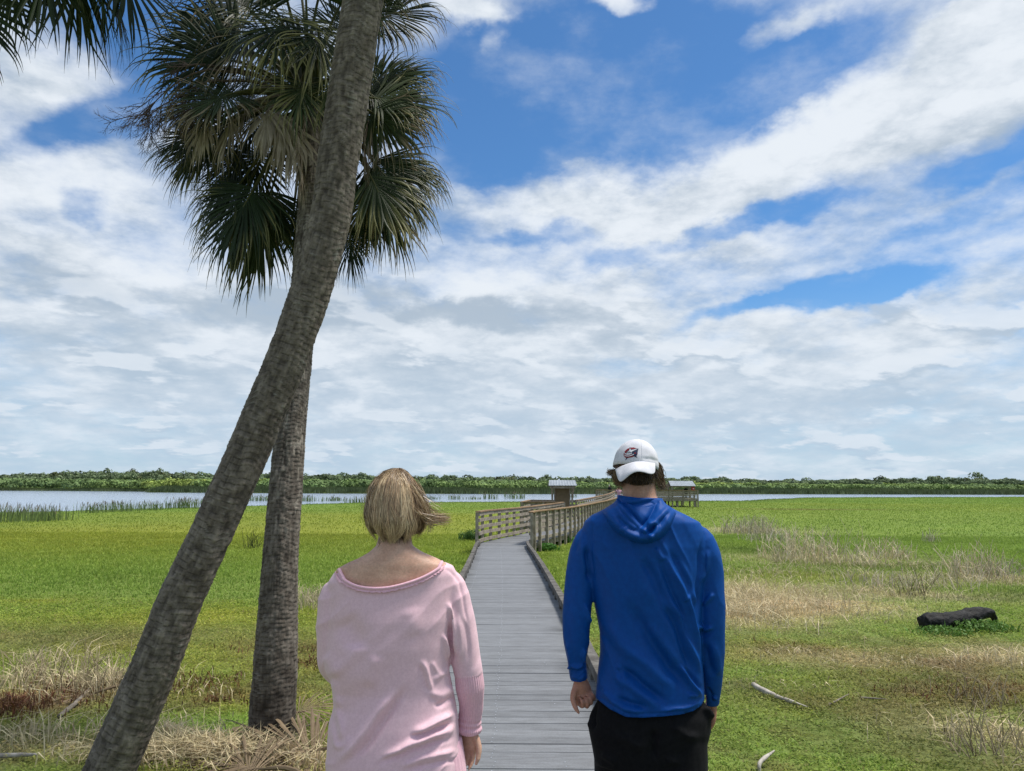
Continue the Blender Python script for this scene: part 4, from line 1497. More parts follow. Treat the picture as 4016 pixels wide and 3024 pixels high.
def frond(C, H, axis, size, parent, dead=False, n=62, spread=112, droop=1.0, tip=.25, petiole=True, wid=1.0, up=None, curl=0.0):
    C, H = np.array(tuple(C), float), np.array(tuple(H), float)
    axis = unit(axis)
    side = np.cross(axis, (0, 0, 1.0))
    if np.linalg.norm(side) < .25:                     # hanging blade: face it outward from the crown
        out = unit((H - C) * (1, 1, 0) + RNG.normal(0, .15, 3))
        side = np.cross(out, axis)
    side = unit(side + RNG.normal(0, .18, 3))
    side = unit(side - axis * (side @ axis))
    nrm = np.cross(side, axis)
    if up is not None:
        nrm = unit(up); side = unit(np.cross(axis, nrm)); nrm = np.cross(side, axis)
    mb = MB()
    c0 = (OLD if dead else (GREEN1 if RNG.random() < .6 else GREEN2)) * RNG.uniform(.75, 1.25)
    c1 = OLD * RNG.uniform(.8, 1.3) if dead else (YEL if RNG.random() < .5 else TAN) * RNG.uniform(.7, 1.2)
    costa_l = .30 * size
    NP = 11
    t = np.linspace(0, 1, NP)
    for k in range(n):
        th = math.radians(-spread + 2 * spread * (k + .5) / n + RNG.normal(0, 1.6))
        f = 1 - abs(th) / math.radians(spread)
        cs = f * costa_l
        p = H + axis * cs + G_ * (.35 * droop * cs * cs / size)
        d = axis * math.cos(th) + side * math.sin(th) + nrm * (.22 * abs(math.sin(th)) - .12)
        d = unit(d + RNG.normal(0, .035, 3))
        L = size * (.72 + .26 * math.cos(th * .8)) * RNG.uniform(.88, 1.1)
        w = (.046 if n < 46 else .036) * size * wid * RNG.uniform(.85, 1.1)
        brk = RNG.uniform(.58, .84)                     # where the free tip bends over
        soft = RNG.uniform(.5, 1.5) * droop * (1.6 if dead else 1)
        pts = [p]
        dirs = [d]
        st = L / (NP - 1)
        tw = RNG.normal(0, .10, 3)
        for i in range(1, NP):
            g = (.07 + 1.35 * sstep(t[i], brk - .12, brk + .22)) * soft * .42
            d = unit(d + G_ * g + tw * (.5 if t[i] > .5 else .1) + curl * nrm * .05)
            p = p + d * st
            pts.append(p); dirs.append(d)
        pts, dirs = np.array(pts), np.array(dirs)
        W = np.cross(dirs, nrm + np.array((0, 0, .15))); W /= np.linalg.norm(W, axis=1)[:, None] + 1e-9
        ww = w * np.interp(t, [0, .45, .58, .72, 1], [.32, 1.0, .78, .42, .03]) * .5
        ww[-1] = .0006
        fold = np.cross(W, dirs)
        V = np.stack([pts - W * ww[:, None], pts + fold * (ww * .35)[:, None], pts + W * ww[:, None]], 1).reshape(-1, 3)
        i = np.arange(NP - 1)[:, None] * 3
        F = np.vstack([i + np.array([0, 1, 4, 3]), i + np.array([1, 2, 5, 4])])
        tt = np.clip((t - (1 - tip * RNG.uniform(.3, 1.6))) / .25, 0, 1)[:, None]
        cc = c0 * RNG.uniform(.75, 1.25)
        C_ = cc * (1 - tt) + c1 * tt
        mb.add(V, F, None, np.repeat(C_, 3, 0))
    if petiole:
        mid = (C + H) / 2 + np.array((0, 0, .12 * np.linalg.norm(H - C)))
        mb.tube(cat([C, mid, H, H + axis * costa_l * .8 + G_ * .03], 10), np.linspace(.022, .006, 10), 6, True, (.10, .10, .035) if not dead else OLD * .8)
    return mb.build("dead_frond" if dead else "frond", M_DEAD if dead else M_PALM, parent, smooth=False)


def P22(u, v, Y):
    return np.array(tuple(px(u * 1.8156, v * 1.8156, Y)))


# ---- the leaning palm in front
LEAN = [(176, 297, 1666), (277, 392, 1438), (324, 445, 1309), (369, 489, 1212), (450, 560, 1046), (476, 589, 983), (520, 631, 878), (580, 686, 738), (626, 735, 599), (661, 770, 460), (682, 786, 322), (737, 834, 0)]
pts = []
for (l, r_, v) in LEAN:
    pts.append(P22((l + r_) / 2, v, 4.75))
below = pts[0] + (pts[0] - pts[1]) * .30
topd = unit(pts[-1] - pts[-2])
up1 = pts[-1] + topd * .9 + np.array((0.02, 0, .0))
up2 = up1 + unit(topd + np.array((.0, 0, .3))) * 1.0
LC = up2 + np.array((0, 0, .12))
leaning = empty("palm_tree", (below[0], below[1], g1(below[0], below[1])), "tall palm with a thick ringed trunk leaning across the picture towards the man's side", "palm", "palms by the boardwalk")
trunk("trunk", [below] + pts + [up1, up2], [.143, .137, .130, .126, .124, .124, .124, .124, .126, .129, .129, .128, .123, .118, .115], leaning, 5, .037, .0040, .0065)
for k in range(20):
    a = k * 2.4 + .3
    e = [1.0, .55, .25][k % 3] + RNG.normal(0, .08)
    d = np.array((math.cos(a) * math.cos(e), math.sin(a) * math.cos(e), math.sin(e)))
    H = LC + d * RNG.uniform(.75, 1.0) + np.array((0, 0, -.1))
    frond(LC, H, d + G_ * .2, .80, leaning, False, 44, 112, .8, .2)

# ---- the straight palm behind it
sb = g22(588, 1598)
SY = sb.y
CY = SY + .45
SC_ = P22(668, 232, CY)
straight = empty("palm_tree", (sb.x, sb.y, g1(sb.x, sb.y)), "upright palm with a shaggy drooping crown, its trunk rising behind the leaning one", "palm", "palms by the boardwalk")
sp = [np.array((sb.x, sb.y, g1(sb.x, sb.y) - .12))] + [P22(u, v, y) for (u, v, y) in ((588, 1560, SY), (592, 1480, SY), (600, 1320, SY + .02), (611, 1130, SY + .06), (622, 980, SY + .12), (637, 840, SY + .2), (660, 600, SY + .3), (676, 400, CY - .06))] + [SC_ + np.array((0, 0, -.06))]
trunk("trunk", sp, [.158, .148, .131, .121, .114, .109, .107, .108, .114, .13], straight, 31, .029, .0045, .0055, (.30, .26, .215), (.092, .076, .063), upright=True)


def sfrond(u, v, dy, axis, size, **k):
    H = P22(u, v, CY + dy)
    if 'up' not in k and not k.get('dead') and dy < .32:                # most blades turn their face out of the crown, towards the viewer
        k['up'] = (RNG.normal(0, .28), -1.0, .45 + RNG.normal(0, .2))
    return frond(SC_ + RNG.normal(0, .04, 3), H, axis, size, straight, **k)


for (u, v, dy, ax, s, kw) in [
    (506, 131, -.3, (-1, -.15, .02), .72, dict(spread=78, tip=.3)), (515, 100, -.1, (-.85, -.1, .45), .70, dict(spread=62)), (502, 202, -.45, (-.55, -.6, -.55), .54, dict(tip=.5)),
    (470, 215, -.2, (-1, -.1, -.25), .52, dict(spread=72, tip=.4)), (430, 285, -.2, (-.9, -.2, -.5), .42, dict(spread=98, tip=.4)), (455, 290, 0, (-.6, -.1, -.9), .52, dict(spread=92, tip=.4)), (500, 270, .1, (-.8, .1, -.4), .62, dict(spread=80)),
    (549, 405, -.1, (-.5, -.15, -1), .68, dict(spread=80, droop=1.4, n=74, wid=.72, tip=.4)), (520, 395, .05, (-.85, 0, -.75), .52, dict(spread=72)), (562, 418, .1, (-.15, .1, -1), .76, dict(spread=46, tip=.35)), (520, 330, .2, (-.6, .1, -.8), .62, dict(spread=80)), (586, 412, .15, (.35, .1, -1), .42, dict(spread=62)),
    (806, 350, 0, (.75, 0, -.66), .66, dict(spread=64, droop=1.2, tip=.35, n=70, wid=.75)), (798, 362, .1, (.42, .1, -.95), .74, dict(spread=48, tip=.4)), (812, 345, .1, (1, .1, -.15), .60, dict(spread=34)), (800, 380, -.1, (.55, -.1, -.9), .60, dict(spread=60, tip=.5)),
    (807, 212, 0, (1, -.1, -.05), .60, dict(spread=78, tip=.35)), (800, 178, .2, (.9, .1, .45), .60, dict(spread=62)), (800, 240, -.1, (.85, -.2, -.6), .56, dict(spread=62, tip=.5)), (790, 200, .1, (.9, .1, -.3), .62, dict(spread=80)),
    (757, 500, .2, (0, .1, -1), .40, {}), (640, 462, .25, (-.15, .2, -1), .36, {}), (780, 430, .25, (.15, .2, -1), .46, {}),
    (617, 40, -.5, (-.2, -.5, -1), .60, dict(tip=.65)), (690, 60, -.45, (.1, -.5, -1), .60, dict(tip=.6)), (560, 60, -.35, (-.6, -.4, -.8), .60, dict(tip=.5)), (655, 180, -.45, (0, -.5, -1), .48, dict(tip=.6)), (720, 170, -.4, (.1, -.5, -1), .50, dict(tip=.6)),
    (600, 240, .3, (-.6, .6, -.4), .58, {}), (740, 200, .35, (.5, .7, -.4), .6, {}), (560, 330, .35, (-.2, .4, -1), .52, {}), (640, 80, .3, (0, 1, .1), .8, {}), (700, 320, .3, (.2, .4, -1), .52, {}), (620, 150, .2, (-.5, .5, .2), .7, {}), (560, 160, .25, (-.9, .4, 0), .56, {}), (560, 230, .1, (-.4, 0, -1), .52, dict(tip=.5)),
    (560, -30, .1, (-.7, 0, .6), .72, {}), (760, -30, .1, (.6, 0, .7), .72, {}), (640, -70, .3, (-.2, .5, .9), .8, {}), (700, -60, -.2, (.2, -.6, .7), .75, {}), (600, -60, -.3, (-.4, -.7, .5), .75, {}), (815, 40, .2, (.9, .2, .55), .6, {}), (660, -20, -.3, (0, -.6, .9), .8, {}), (740, 60, .1, (.6, -.1, .5), .7, {}), (540, 20, .0, (-.8, -.1, .5), .66, {}),
]:
    sfrond(u, v, dy, ax, s, **kw)
    if v > -10:                                  # a second, shaggier blade crowding each one
        kw2 = dict(kw); kw2['tip'] = .38; kw2['n'] = 46; kw2['wid'] = .62; kw2['droop'] = 1.5
        a2 = np.array(ax, float) + RNG.normal(0, .22, 3) + (0, 0, -.22)
        sfrond(u + RNG.normal(0, 14), v + RNG.normal(4, 12), min(dy + .16, .31), a2, s * RNG.uniform(.72, .95), **kw2)
for (u, v, dy, ax, s) in [(652, 310, -.3, (0, -.1, -1), .44), (580, 236, -.45, (-.05, -.3, -1), .38), (446, 258, -.3, (-.2, -.2, -1), .36), (500, 262, -.35, (-.1, -.2, -1), .38), (606, 240, -.4, (.1, -.3, -1), .42), (786, 296, -.1, (.1, 0, -1), .46), (535, 222, -.42, (-.1, -.2, -1), .34),
                          (628, 270, -.36, (.05, -.2, -1), .46), (795, 262, .0, (.2, 0, -1), .40), (690, 400, .1, (0, .1, -1), .4)]:
    sfrond(u, v, dy, ax, s, dead=True, n=24, spread=55, droop=1.3, wid=1.5)


def flower_stalk():
    mb = MB()
    C = (.13, .095, .085)

    def br(p, d, L, r, lev):
        n = 6
        pts = [p]
        dd = unit(d)
        for i in range(n):
            dd = unit(dd + RNG.normal(0, .10, 3) + G_ * (.05 if lev < 2 else .015))
            p = p + dd * L / n
            pts.append(p)
        mb.tube(pts, np.linspace(r, r * .5, n + 1), 4 if lev < 2 else 3, False, C)
        if lev < 3:
            m = [11, 8, 6][lev]
            for q in np.linspace(.22, .98, m):
                i = int(q * n)
                s = 1 if RNG.random() < .5 else -1
                base = dirs_perp(dd)
                a = RNG.uniform(0, 6.28)
                nd_ = unit(dd * .85 + (base[0] * math.cos(a) + base[1] * math.sin(a)) * RNG.uniform(.5, .9))
                br(np.array(pts[i]), nd_, L * RNG.uniform(.36, .52), r * .55, lev + 1)

    def dirs_perp(d):
        a = unit(np.cross(d, (.3, .2, 1)))
        return a, np.cross(d, a)

    for (u0, v0, u1, v1, dy, L) in [(450, 150, 300, 195, -.5, 1.05), (450, 175, 320, 225, -.45, .85), (440, 140, 330, 150, -.4, .6)]:
        a, b = P22(u0, v0, CY + dy), P22(u1, v1, CY + dy)
        mb.tube(cat([SC_, (SC_ + a) / 2 + np.array((0, 0, .1)), a], 8), .012, 5, False, C)
        br(a, b - a, L * .72, .008, 0)
    mb.build("flower_stalk", material("dry_stalk", None, (.8, .8, .8), 8, 3, .8, attr=True), straight, smooth=False)


flower_stalk()

# ---- the palm outside the frame whose fronds hang in at the top corner
OY = 4.9
OC = P22(-60, -470, OY)
corner = empty("palm_tree", (OC[0] - 1.15, OY, g1(OC[0] - 1.15, OY)), "palm standing outside the picture, only its dark hanging fronds showing in the top corner", "palm", "palms by the boardwalk")
trunk("trunk", [(OC[0] - 1.15, OY, g1(OC[0] - 1.15, OY) - .1), (OC[0] - .85, OY, 1.8), (OC[0] - .55, OY, 3.4), OC + np.array((0, 0, -.08))], [.18, .15, .145, .14], corner, 77, .045, .007, .006)
for (u, v, dy, ax, s, sp_) in [(215, -88, 0, (.18, -.1, -1), .66, 112), (110, -100, -.15, (-.15, -.1, -1), .58, 110), (30, -110, .1, (-.2, .1, -1), .62, 112), (-70, -20, 0, (.25, 0, -1), .62, 100), (262, -95, .15, (.25, .1, -1), .58, 100), (240, -60, .25, (.2, .1, -1), .6, 100), (170, -110, .1, (-.1, .2, -1), .7, 110)]:
    frond(OC, P22(u, v, OY + dy), ax, s, corner, False, 38, sp_, .8, .1)
for k in range(12):
    a = k * 2.4
    e = [.9, .4, .0][k % 3]
    d = np.array((math.cos(a) * math.cos(e), math.sin(a) * math.cos(e), math.sin(e)))
    if d[1] > -.3 and e < .3:
        continue
    frond(OC, OC + d * .9, d + G_ * .3, .85, corner, False, 34, 112, .9, .2)


# ---- fallen fronds on the ground
def fallen(u, v, ax, size, label, n=34, flip=1, lift=.10):
    p = g22(u, v)
    H = np.array((p.x, p.y, p.z + lift))
    root = empty("fallen_frond", (p.x, p.y, p.z), label, "palm frond", "fallen palm fronds")
    n0 = len(COL.objects)
    o = frond(H - unit(ax) * .45, H, ax, size, root, True, int(n * 1.5), 95, 1.0, .3, True, .75 if n > 22 else .62, up=(0, -.25, 1))
    co = get_co(o.data)
    z = gz(co[:, 0], co[:, 1]) + .012
    lo = co[:, 2] < z
    co[lo, 2] = z[lo] + RNG.uniform(0, .02, lo.sum())
    set_co(o.data, co)
    o.name = "leaf_blade"
    cd = o.data.color_attributes["col"].data
    cc = np.empty(len(cd) * 4, np.float32); cd.foreach_get("color", cc)
    cc = cc.reshape(-1, 4) * np.array((.78, .70, .58, 1), np.float32); cd.foreach_set("color", cc.ravel())


fallen(636, 1570, (.9, .3, .35), .42, "dried palm frond arching off the ground between the straight trunk and the woman", 18, 1, .10)
fallen(690, 1640, (-.95, -.1, .12), .85, "large dried palm frond spread along the bottom edge below the straight palm", 34, 1, .06)
fallen(560, 1680, (-.8, .3, .10), .6, "tan dried frond lying at the bottom edge between both trunks", 26, 1, .05)
fallen(200, 1512, (-.7, -.5, .05), .35, "small broken dry frond in the rusty weeds beside the leaning palm", 14, 1, .05)

# ------------------------------------------------------------------ people
M_SKIN = material("skin", None, (.86, .80, .78), 22, 5, .52, .18, 260, attr=True, spec=.35, bdist=.0015, fine=160, sss=.12)
M_HAIR = material("hair_strands", None, (.8, .78, .75), 30, 4, .42, attr=True, spec=.45, trans=.06)
M_EYE = material("eye_white", (.75, .73, .70), (.7, .68, .66), 10, 2, .2)
M_PINK = material("pink_jersey", (.83, .56, .62), (.775, .51, .57), 110, 4, .92, .25, 420, sheen=.25, spec=.1, bdist=.001, fine=900, contrast=(.38, .62))
M_PINKB = material("pink_rib", (.82, .50, .575), (.74, .43, .51), 150, 4, .92, .3, 420, sheen=.3, spec=.12, bdist=.0015)
M_BLUE = material("blue_jersey", (.001, .062, .285), (.001, .054, .255), 60, 3, .55, .12, 700, sheen=.0, spec=.16, bdist=.0008)
M_BLACK = material("black_trousers", (.0045, .0045, .0055), (.007, .007, .008), 60, 4, .85, .3, 500, sheen=.02, spec=.12, bdist=.001)
M_DENIM = material("grey_trousers", (.06, .065, .075), (.045, .05, .06), 60, 4, .85)
M_SHOE = material("shoe", (.12, .12, .12), (.09, .09, .09), 20, 3, .7)
M_CAPW = material("white_cap_cotton", (.67, .67, .71), (.59, .59, .63), 26, 5, .85, .25, 300, spec=.15, bdist=.0015)


def proj(co):
    """pixels of the photograph for world points (N,3)"""
    Mi = np.array(CM3.inverted())
    q = (co - np.array((0, 0, CAM_Z))) @ Mi.T
    return np.stack([2008 + FPX * q[:, 0] / -q[:, 2], 1512 - FPX * q[:, 1] / -q[:, 2]], 1)


def PX(u, v, Y):
    return np.array(tuple(px(u, v, Y)))


def rows_px(rows, Y):
    out = []
    for r in rows:
        v, uL, uR, b = r[:4]
        dy = r[4] if len(r) > 4 else 0
        l, q = PX(uL, v, Y), PX(uR, v, Y)
        out.append(((l[0] + q[0]) / 2, Y + dy, (l[2] + q[2]) / 2, abs(q[0] - l[0]) / 2, b))
    return out


def seg_dist(P, a, b):
    d = b - a
    t = np.clip(((P - a) @ d) / (d @ d), 0, 1)
    return np.linalg.norm(P - a - t[:, None] * d, axis=1), t


GAIN = 1.5
MAN_GAIN = 1.8


def folds(me, lst, facing=.35, seed=1, small=.0, drape=0.0, ang=0.0):
    """raise ridges (amp > 0) and valleys along traced lines on the back of a garment"""
    co, no = get_co(me), get_no(me)
    P = proj(co)
    P = P + 5 * np.stack([vnoise(co * 18, seed), vnoise(co * 18 + 9, seed)], 1)
    w = sstep(-no[:, 1], -.15, facing)
    D = np.zeros(len(co))
    for (line, amp, width) in lst:
        amp = amp * GAIN
        Q = cat([(a, b, 0) for a, b in line], 26)[:, :2]
        best = np.full(len(co), 1e9); pos = np.zeros(len(co))
        for i in range(len(Q) - 1):
            d, t = seg_dist(P, Q[i], Q[i + 1])
            k = d < best
            best[k] = d[k]; pos[k] = (i + t[k]) / (len(Q) - 1)
        taper = sstep(pos, -.02, .25) * sstep(pos, 1.02, .72)
        D += amp * np.exp(-(best / width) ** 2) * taper
    if small:
        D += small * fbm(co * np.array((14, 14, 9)), 3, seed + 4)
    if drape:                                   # soft drapery running one way across the cloth
        ca, sa = math.cos(ang), math.sin(ang)
        al, ac = co[:, 0] * ca + co[:, 2] * sa, -co[:, 0] * sa + co[:, 2] * ca
        f1 = (1 - np.abs(vnoise(np.stack([ac * 17 + .6 * vnoise(co * 7, seed), al * 3.2, co[:, 1] * 3], 1), seed + 8))) ** 3
        f2 = vnoise(np.stack([ac * 34, al * 6.5, co[:, 1] * 5], 1), seed + 9)
        patch = .35 + .65 * sstep(vnoise(co * 4.3, seed + 10), -.3, .4)
        D += (drape * (f1 - .35) + drape * .30 * f2) * patch
    set_co(me, co + no * (D * w)[:, None])


def cut_below(me, zfun, keep_above=True):
    """remove the cloth on one side of a curve and slide the rim onto it"""
    co = get_co(me)
    lim = zfun(co)
    bad = (co[:, 2] < lim) if keep_above else (co[:, 2] > lim)
    bm = bmesh.new(); bm.from_mesh(me)
    bm.verts.ensure_lookup_table()
    bmesh.ops.delete(bm, geom=[bm.verts[i] for i in np.nonzero(bad)[0]], context='VERTS')
    bm.verts.ensure_lookup_table()
    edge = [v for v in bm.verts if v.is_boundary]
    if edge:
        ec = np.array([tuple(v.co) for v in edge])
        zl = zfun(ec)
        for v, z in zip(edge, zl):
            if abs(v.co.z - z) < .02:
                v.co.z = z
    bm.to_mesh(me); bm.free()
    me.update()


def hand(mb, wrist, along, palm, size=1.0, curl=(.5, .55, .6, .65), thumb_curl=.4, right=True, spread=.06, col=None):
    a = unit(along); n = unit(np.array(palm) - a * (np.array(palm) @ a))
    # thumb side: for a right hand, fingers down and palm back, the thumb points to -x
    t = np.cross(n, a) if right else np.cross(a, n)
    w = np.array(wrist, float)
    L = .092 * size
    M = Matrix((Vector(t), Vector(n), Vector(a))).transposed()
    prof = [(-.03, .027, .021), (0, .028, .020), (.03, .036, .019), (.06, .041, .016), (.088, .041, .0135), (.098, .036, .010)]
    V, sides = [], 20
    ang = np.linspace(0, 2 * np.pi, sides, endpoint=False)
    for (q, rx, ry) in prof:
        V.append(w + a * q * size + np.outer(np.cos(ang) * rx * size, t) + np.outer(np.sin(ang) * ry * size, n))
    V = np.vstack(V)
    k = np.arange(sides)
    f = np.vstack([np.stack([i * sides + k, i * sides + (k + 1) % sides, (i + 1) * sides + (k + 1) % sides, (i + 1) * sides + k], 1) for i in range(len(prof) - 1)])
    m = len(prof)
    V = np.vstack([V, V[:sides].mean(0), V[-sides:].mean(0)])
    f3 = [(m * sides, (j + 1) % sides, j) for j in range(sides)] + [(m * sides + 1, (m - 1) * sides + j, (m - 1) * sides + (j + 1) % sides) for j in range(sides)]
    mb.add(V, f, f3)
    for i, (off, ln) in enumerate([(.029, .072), (.0095, .080), (-.0105, .074), (-.029, .058)]):
        p = w + (a * (.088 - .006 * abs(i - 1.2)) + t * off) * size
        d = unit(a + t * spread * (1.5 - i))
        pts = [p - d * .02 * size, p]
        ang_ = 0
        for j, part in enumerate((.44, .31, .25)):
            ang_ += curl[i] * (.8, 1.1, .8)[j]
            dd = d * math.cos(ang_) + n * math.sin(ang_)
            p = p + dd * ln * part * size
            pts.append(p)
        r = np.interp(np.linspace(0, 1, 14), [0, .3, .55, .8, 1], [.0098, .0095, .0088, .0082, .0055]) * size * (.9 if i == 3 else 1)
        mb.tube(cat(pts, 14), r, 10, True)
        mb.sphere(pts[-1], .0058 * size, 8, 6)
    p = w + (a * .022 + t * .026) * size
    d = unit(a * .72 + t * .62 + n * .25)
    pts = [p - d * .02 * size, p]
    for j, part in enumerate((.042, .034, .027)):
        dd = unit(d + a * thumb_curl * j * .5 - t * thumb_curl * j * .55 + n * thumb_curl * .5 * j)
        p = p + dd * part * size
        pts.append(p)
    mb.tube(cat(pts, 14), np.interp(np.linspace(0, 1, 14), [0, .3, .6, .85, 1], [.014, .0135, .0112, .0098, .006]) * size, 10, True)
    mb.sphere(pts[-1], .0062 * size, 8, 6)


def head(mb, c, s=1.0, yaw=0.0, tilt=0.0):
    Mx = Matrix.Rotation(yaw, 4, 'Z') @ Matrix.Rotation(tilt, 4, 'Y')

    def q(x, y, z):
        return np.array(tuple(Mx @ Vector((x * s, y * s, z * s)))) + np.array(c)

    mb.sphere(q(0, -.012, .02), np.array((.076, .096, .086)) * s, 28, 18, Mx)
    mb.sphere(q(0, .028, -.045), np.array((.060, .066, .072)) * s, 24, 16, Mx)
    mb.sphere(q(0, .068, -.098), np.array((.026, .024, .022)) * s, 16, 10, Mx)
    mb.tube([q(0, .084, .012), q(0, .100, -.018), q(0, .112, -.040), q(0, .092, -.048)], np.array((.008, .010, .014, .009)) * s, 10, True)
    for sx in (-1, 1):
        mb.sphere(q(sx * .013, .094, -.043), .009 * s, 10, 8)
        mb.sphere(q(sx * .078, -.004, -.018), np.array((.010, .020, .032)) * s, 14, 10, Mx)
        mb.sphere(q(sx * .036, .058, -.036), np.array((.024, .022, .022)) * s, 14, 10, Mx)
        mb.sphere(q(sx * .030, .078, .018), np.array((.022, .012, .008)) * s, 14, 10, Mx)
    mb.sphere(q(0, .089, -.068), np.array((.024, .010, .0055)) * s, 14, 8, Mx)
    mb.sphere(q(0, .088, -.079), np.array((.021, .010, .006)) * s, 14, 8, Mx)
    return q


def eyes(parent, q, s):
    for sx in (-1, 1):
        MB().sphere(q(sx * .031, .076, -.006), .0125 * s, 14, 10).build("eye", M_EYE, parent)


def shoe(p, L=.28, w=.05):
    mb = MB()
    x, y, z = p
    rows = []
    for f, hw, h in ((-.3, .030, .075), (-.25, .038, .085), (-.1, .04, .08), (.1, .046, .06), (.35, .05, .045), (.55, .045, .035), (.68, .025, .022)):
        rows.append((y + f * L, hw, h))
    V, sides = [], 16
    for (yy, hw, h) in rows:
        a = np.linspace(0, 2 * np.pi, sides, endpoint=False)
        V.append(np.stack([x + hw * np.cos(a), np.full(sides, yy), z + .004 + h * np.clip(np.sin(a) * .6 + .4, 0, 1)], 1))
    V = np.vstack(V)
    k = np.arange(sides); n = len(rows)
    f = np.vstack([np.stack([i * sides + k, i * sides + (k + 1) % sides, (i + 1) * sides + (k + 1) % sides, (i + 1) * sides + k], 1) for i in range(n - 1)])
    V = np.vstack([V, V[:sides].mean(0), V[-sides:].mean(0)])
    f3 = [(n * sides, (j + 1) % sides, j) for j in range(sides)] + [(n * sides + 1, (n - 1) * sides + j, (n - 1) * sides + (j + 1) % sides) for j in range(sides)]
    mb.add(V, f, f3)
    return mb


def ribbons(mb, P, w, C, nrm=None):
    """P (n, k, 3) strand points -> tapering flat ribbons facing roughly outward"""
    n, k, _ = P.shape
    T = np.gradient(P, axis=1)
    T /= np.linalg.norm(T, axis=2, keepdims=True) + 1e-9
    if nrm is None:
        nrm = RNG.normal(size=(n, 1, 3))
    S = np.cross(T, np.broadcast_to(nrm, P.shape))
    S /= np.linalg.norm(S, axis=2, keepdims=True) + 1e-9
    t = np.linspace(0, 1, k)
    prof = np.interp(t, [0, .1, .75, 1], [.7, 1, .9, .12])[None, :, None]
    W = (np.asarray(w).reshape(-1, 1, 1) * prof) / 2
    V = np.stack([P - S * W, P + S * W], 2).reshape(-1, 3)
    i = (np.arange(n)[:, None] * k + np.arange(k - 1)[None, :]).ravel() * 2
    F = np.stack([i, i + 1, i + 3, i + 2], 1)
    if np.ndim(C) == 3:
        Cc = np.repeat(C.reshape(-1, 3), 2, 0)
    else:
        Cc = np.repeat(C, k * 2, 0)
    mb.add(V, F, None, Cc)


def skin_colour(me, base, rosy=None):
    co = get_co(me)
    C = np.tile(np.array(base), (len(co), 1)) * (1 + .13 * fbm(co * 16, 3, 91) + .05 * vnoise(co * 130, 92))[:, None]
    return co, C


# ================================================================== the woman
YW = 2.75


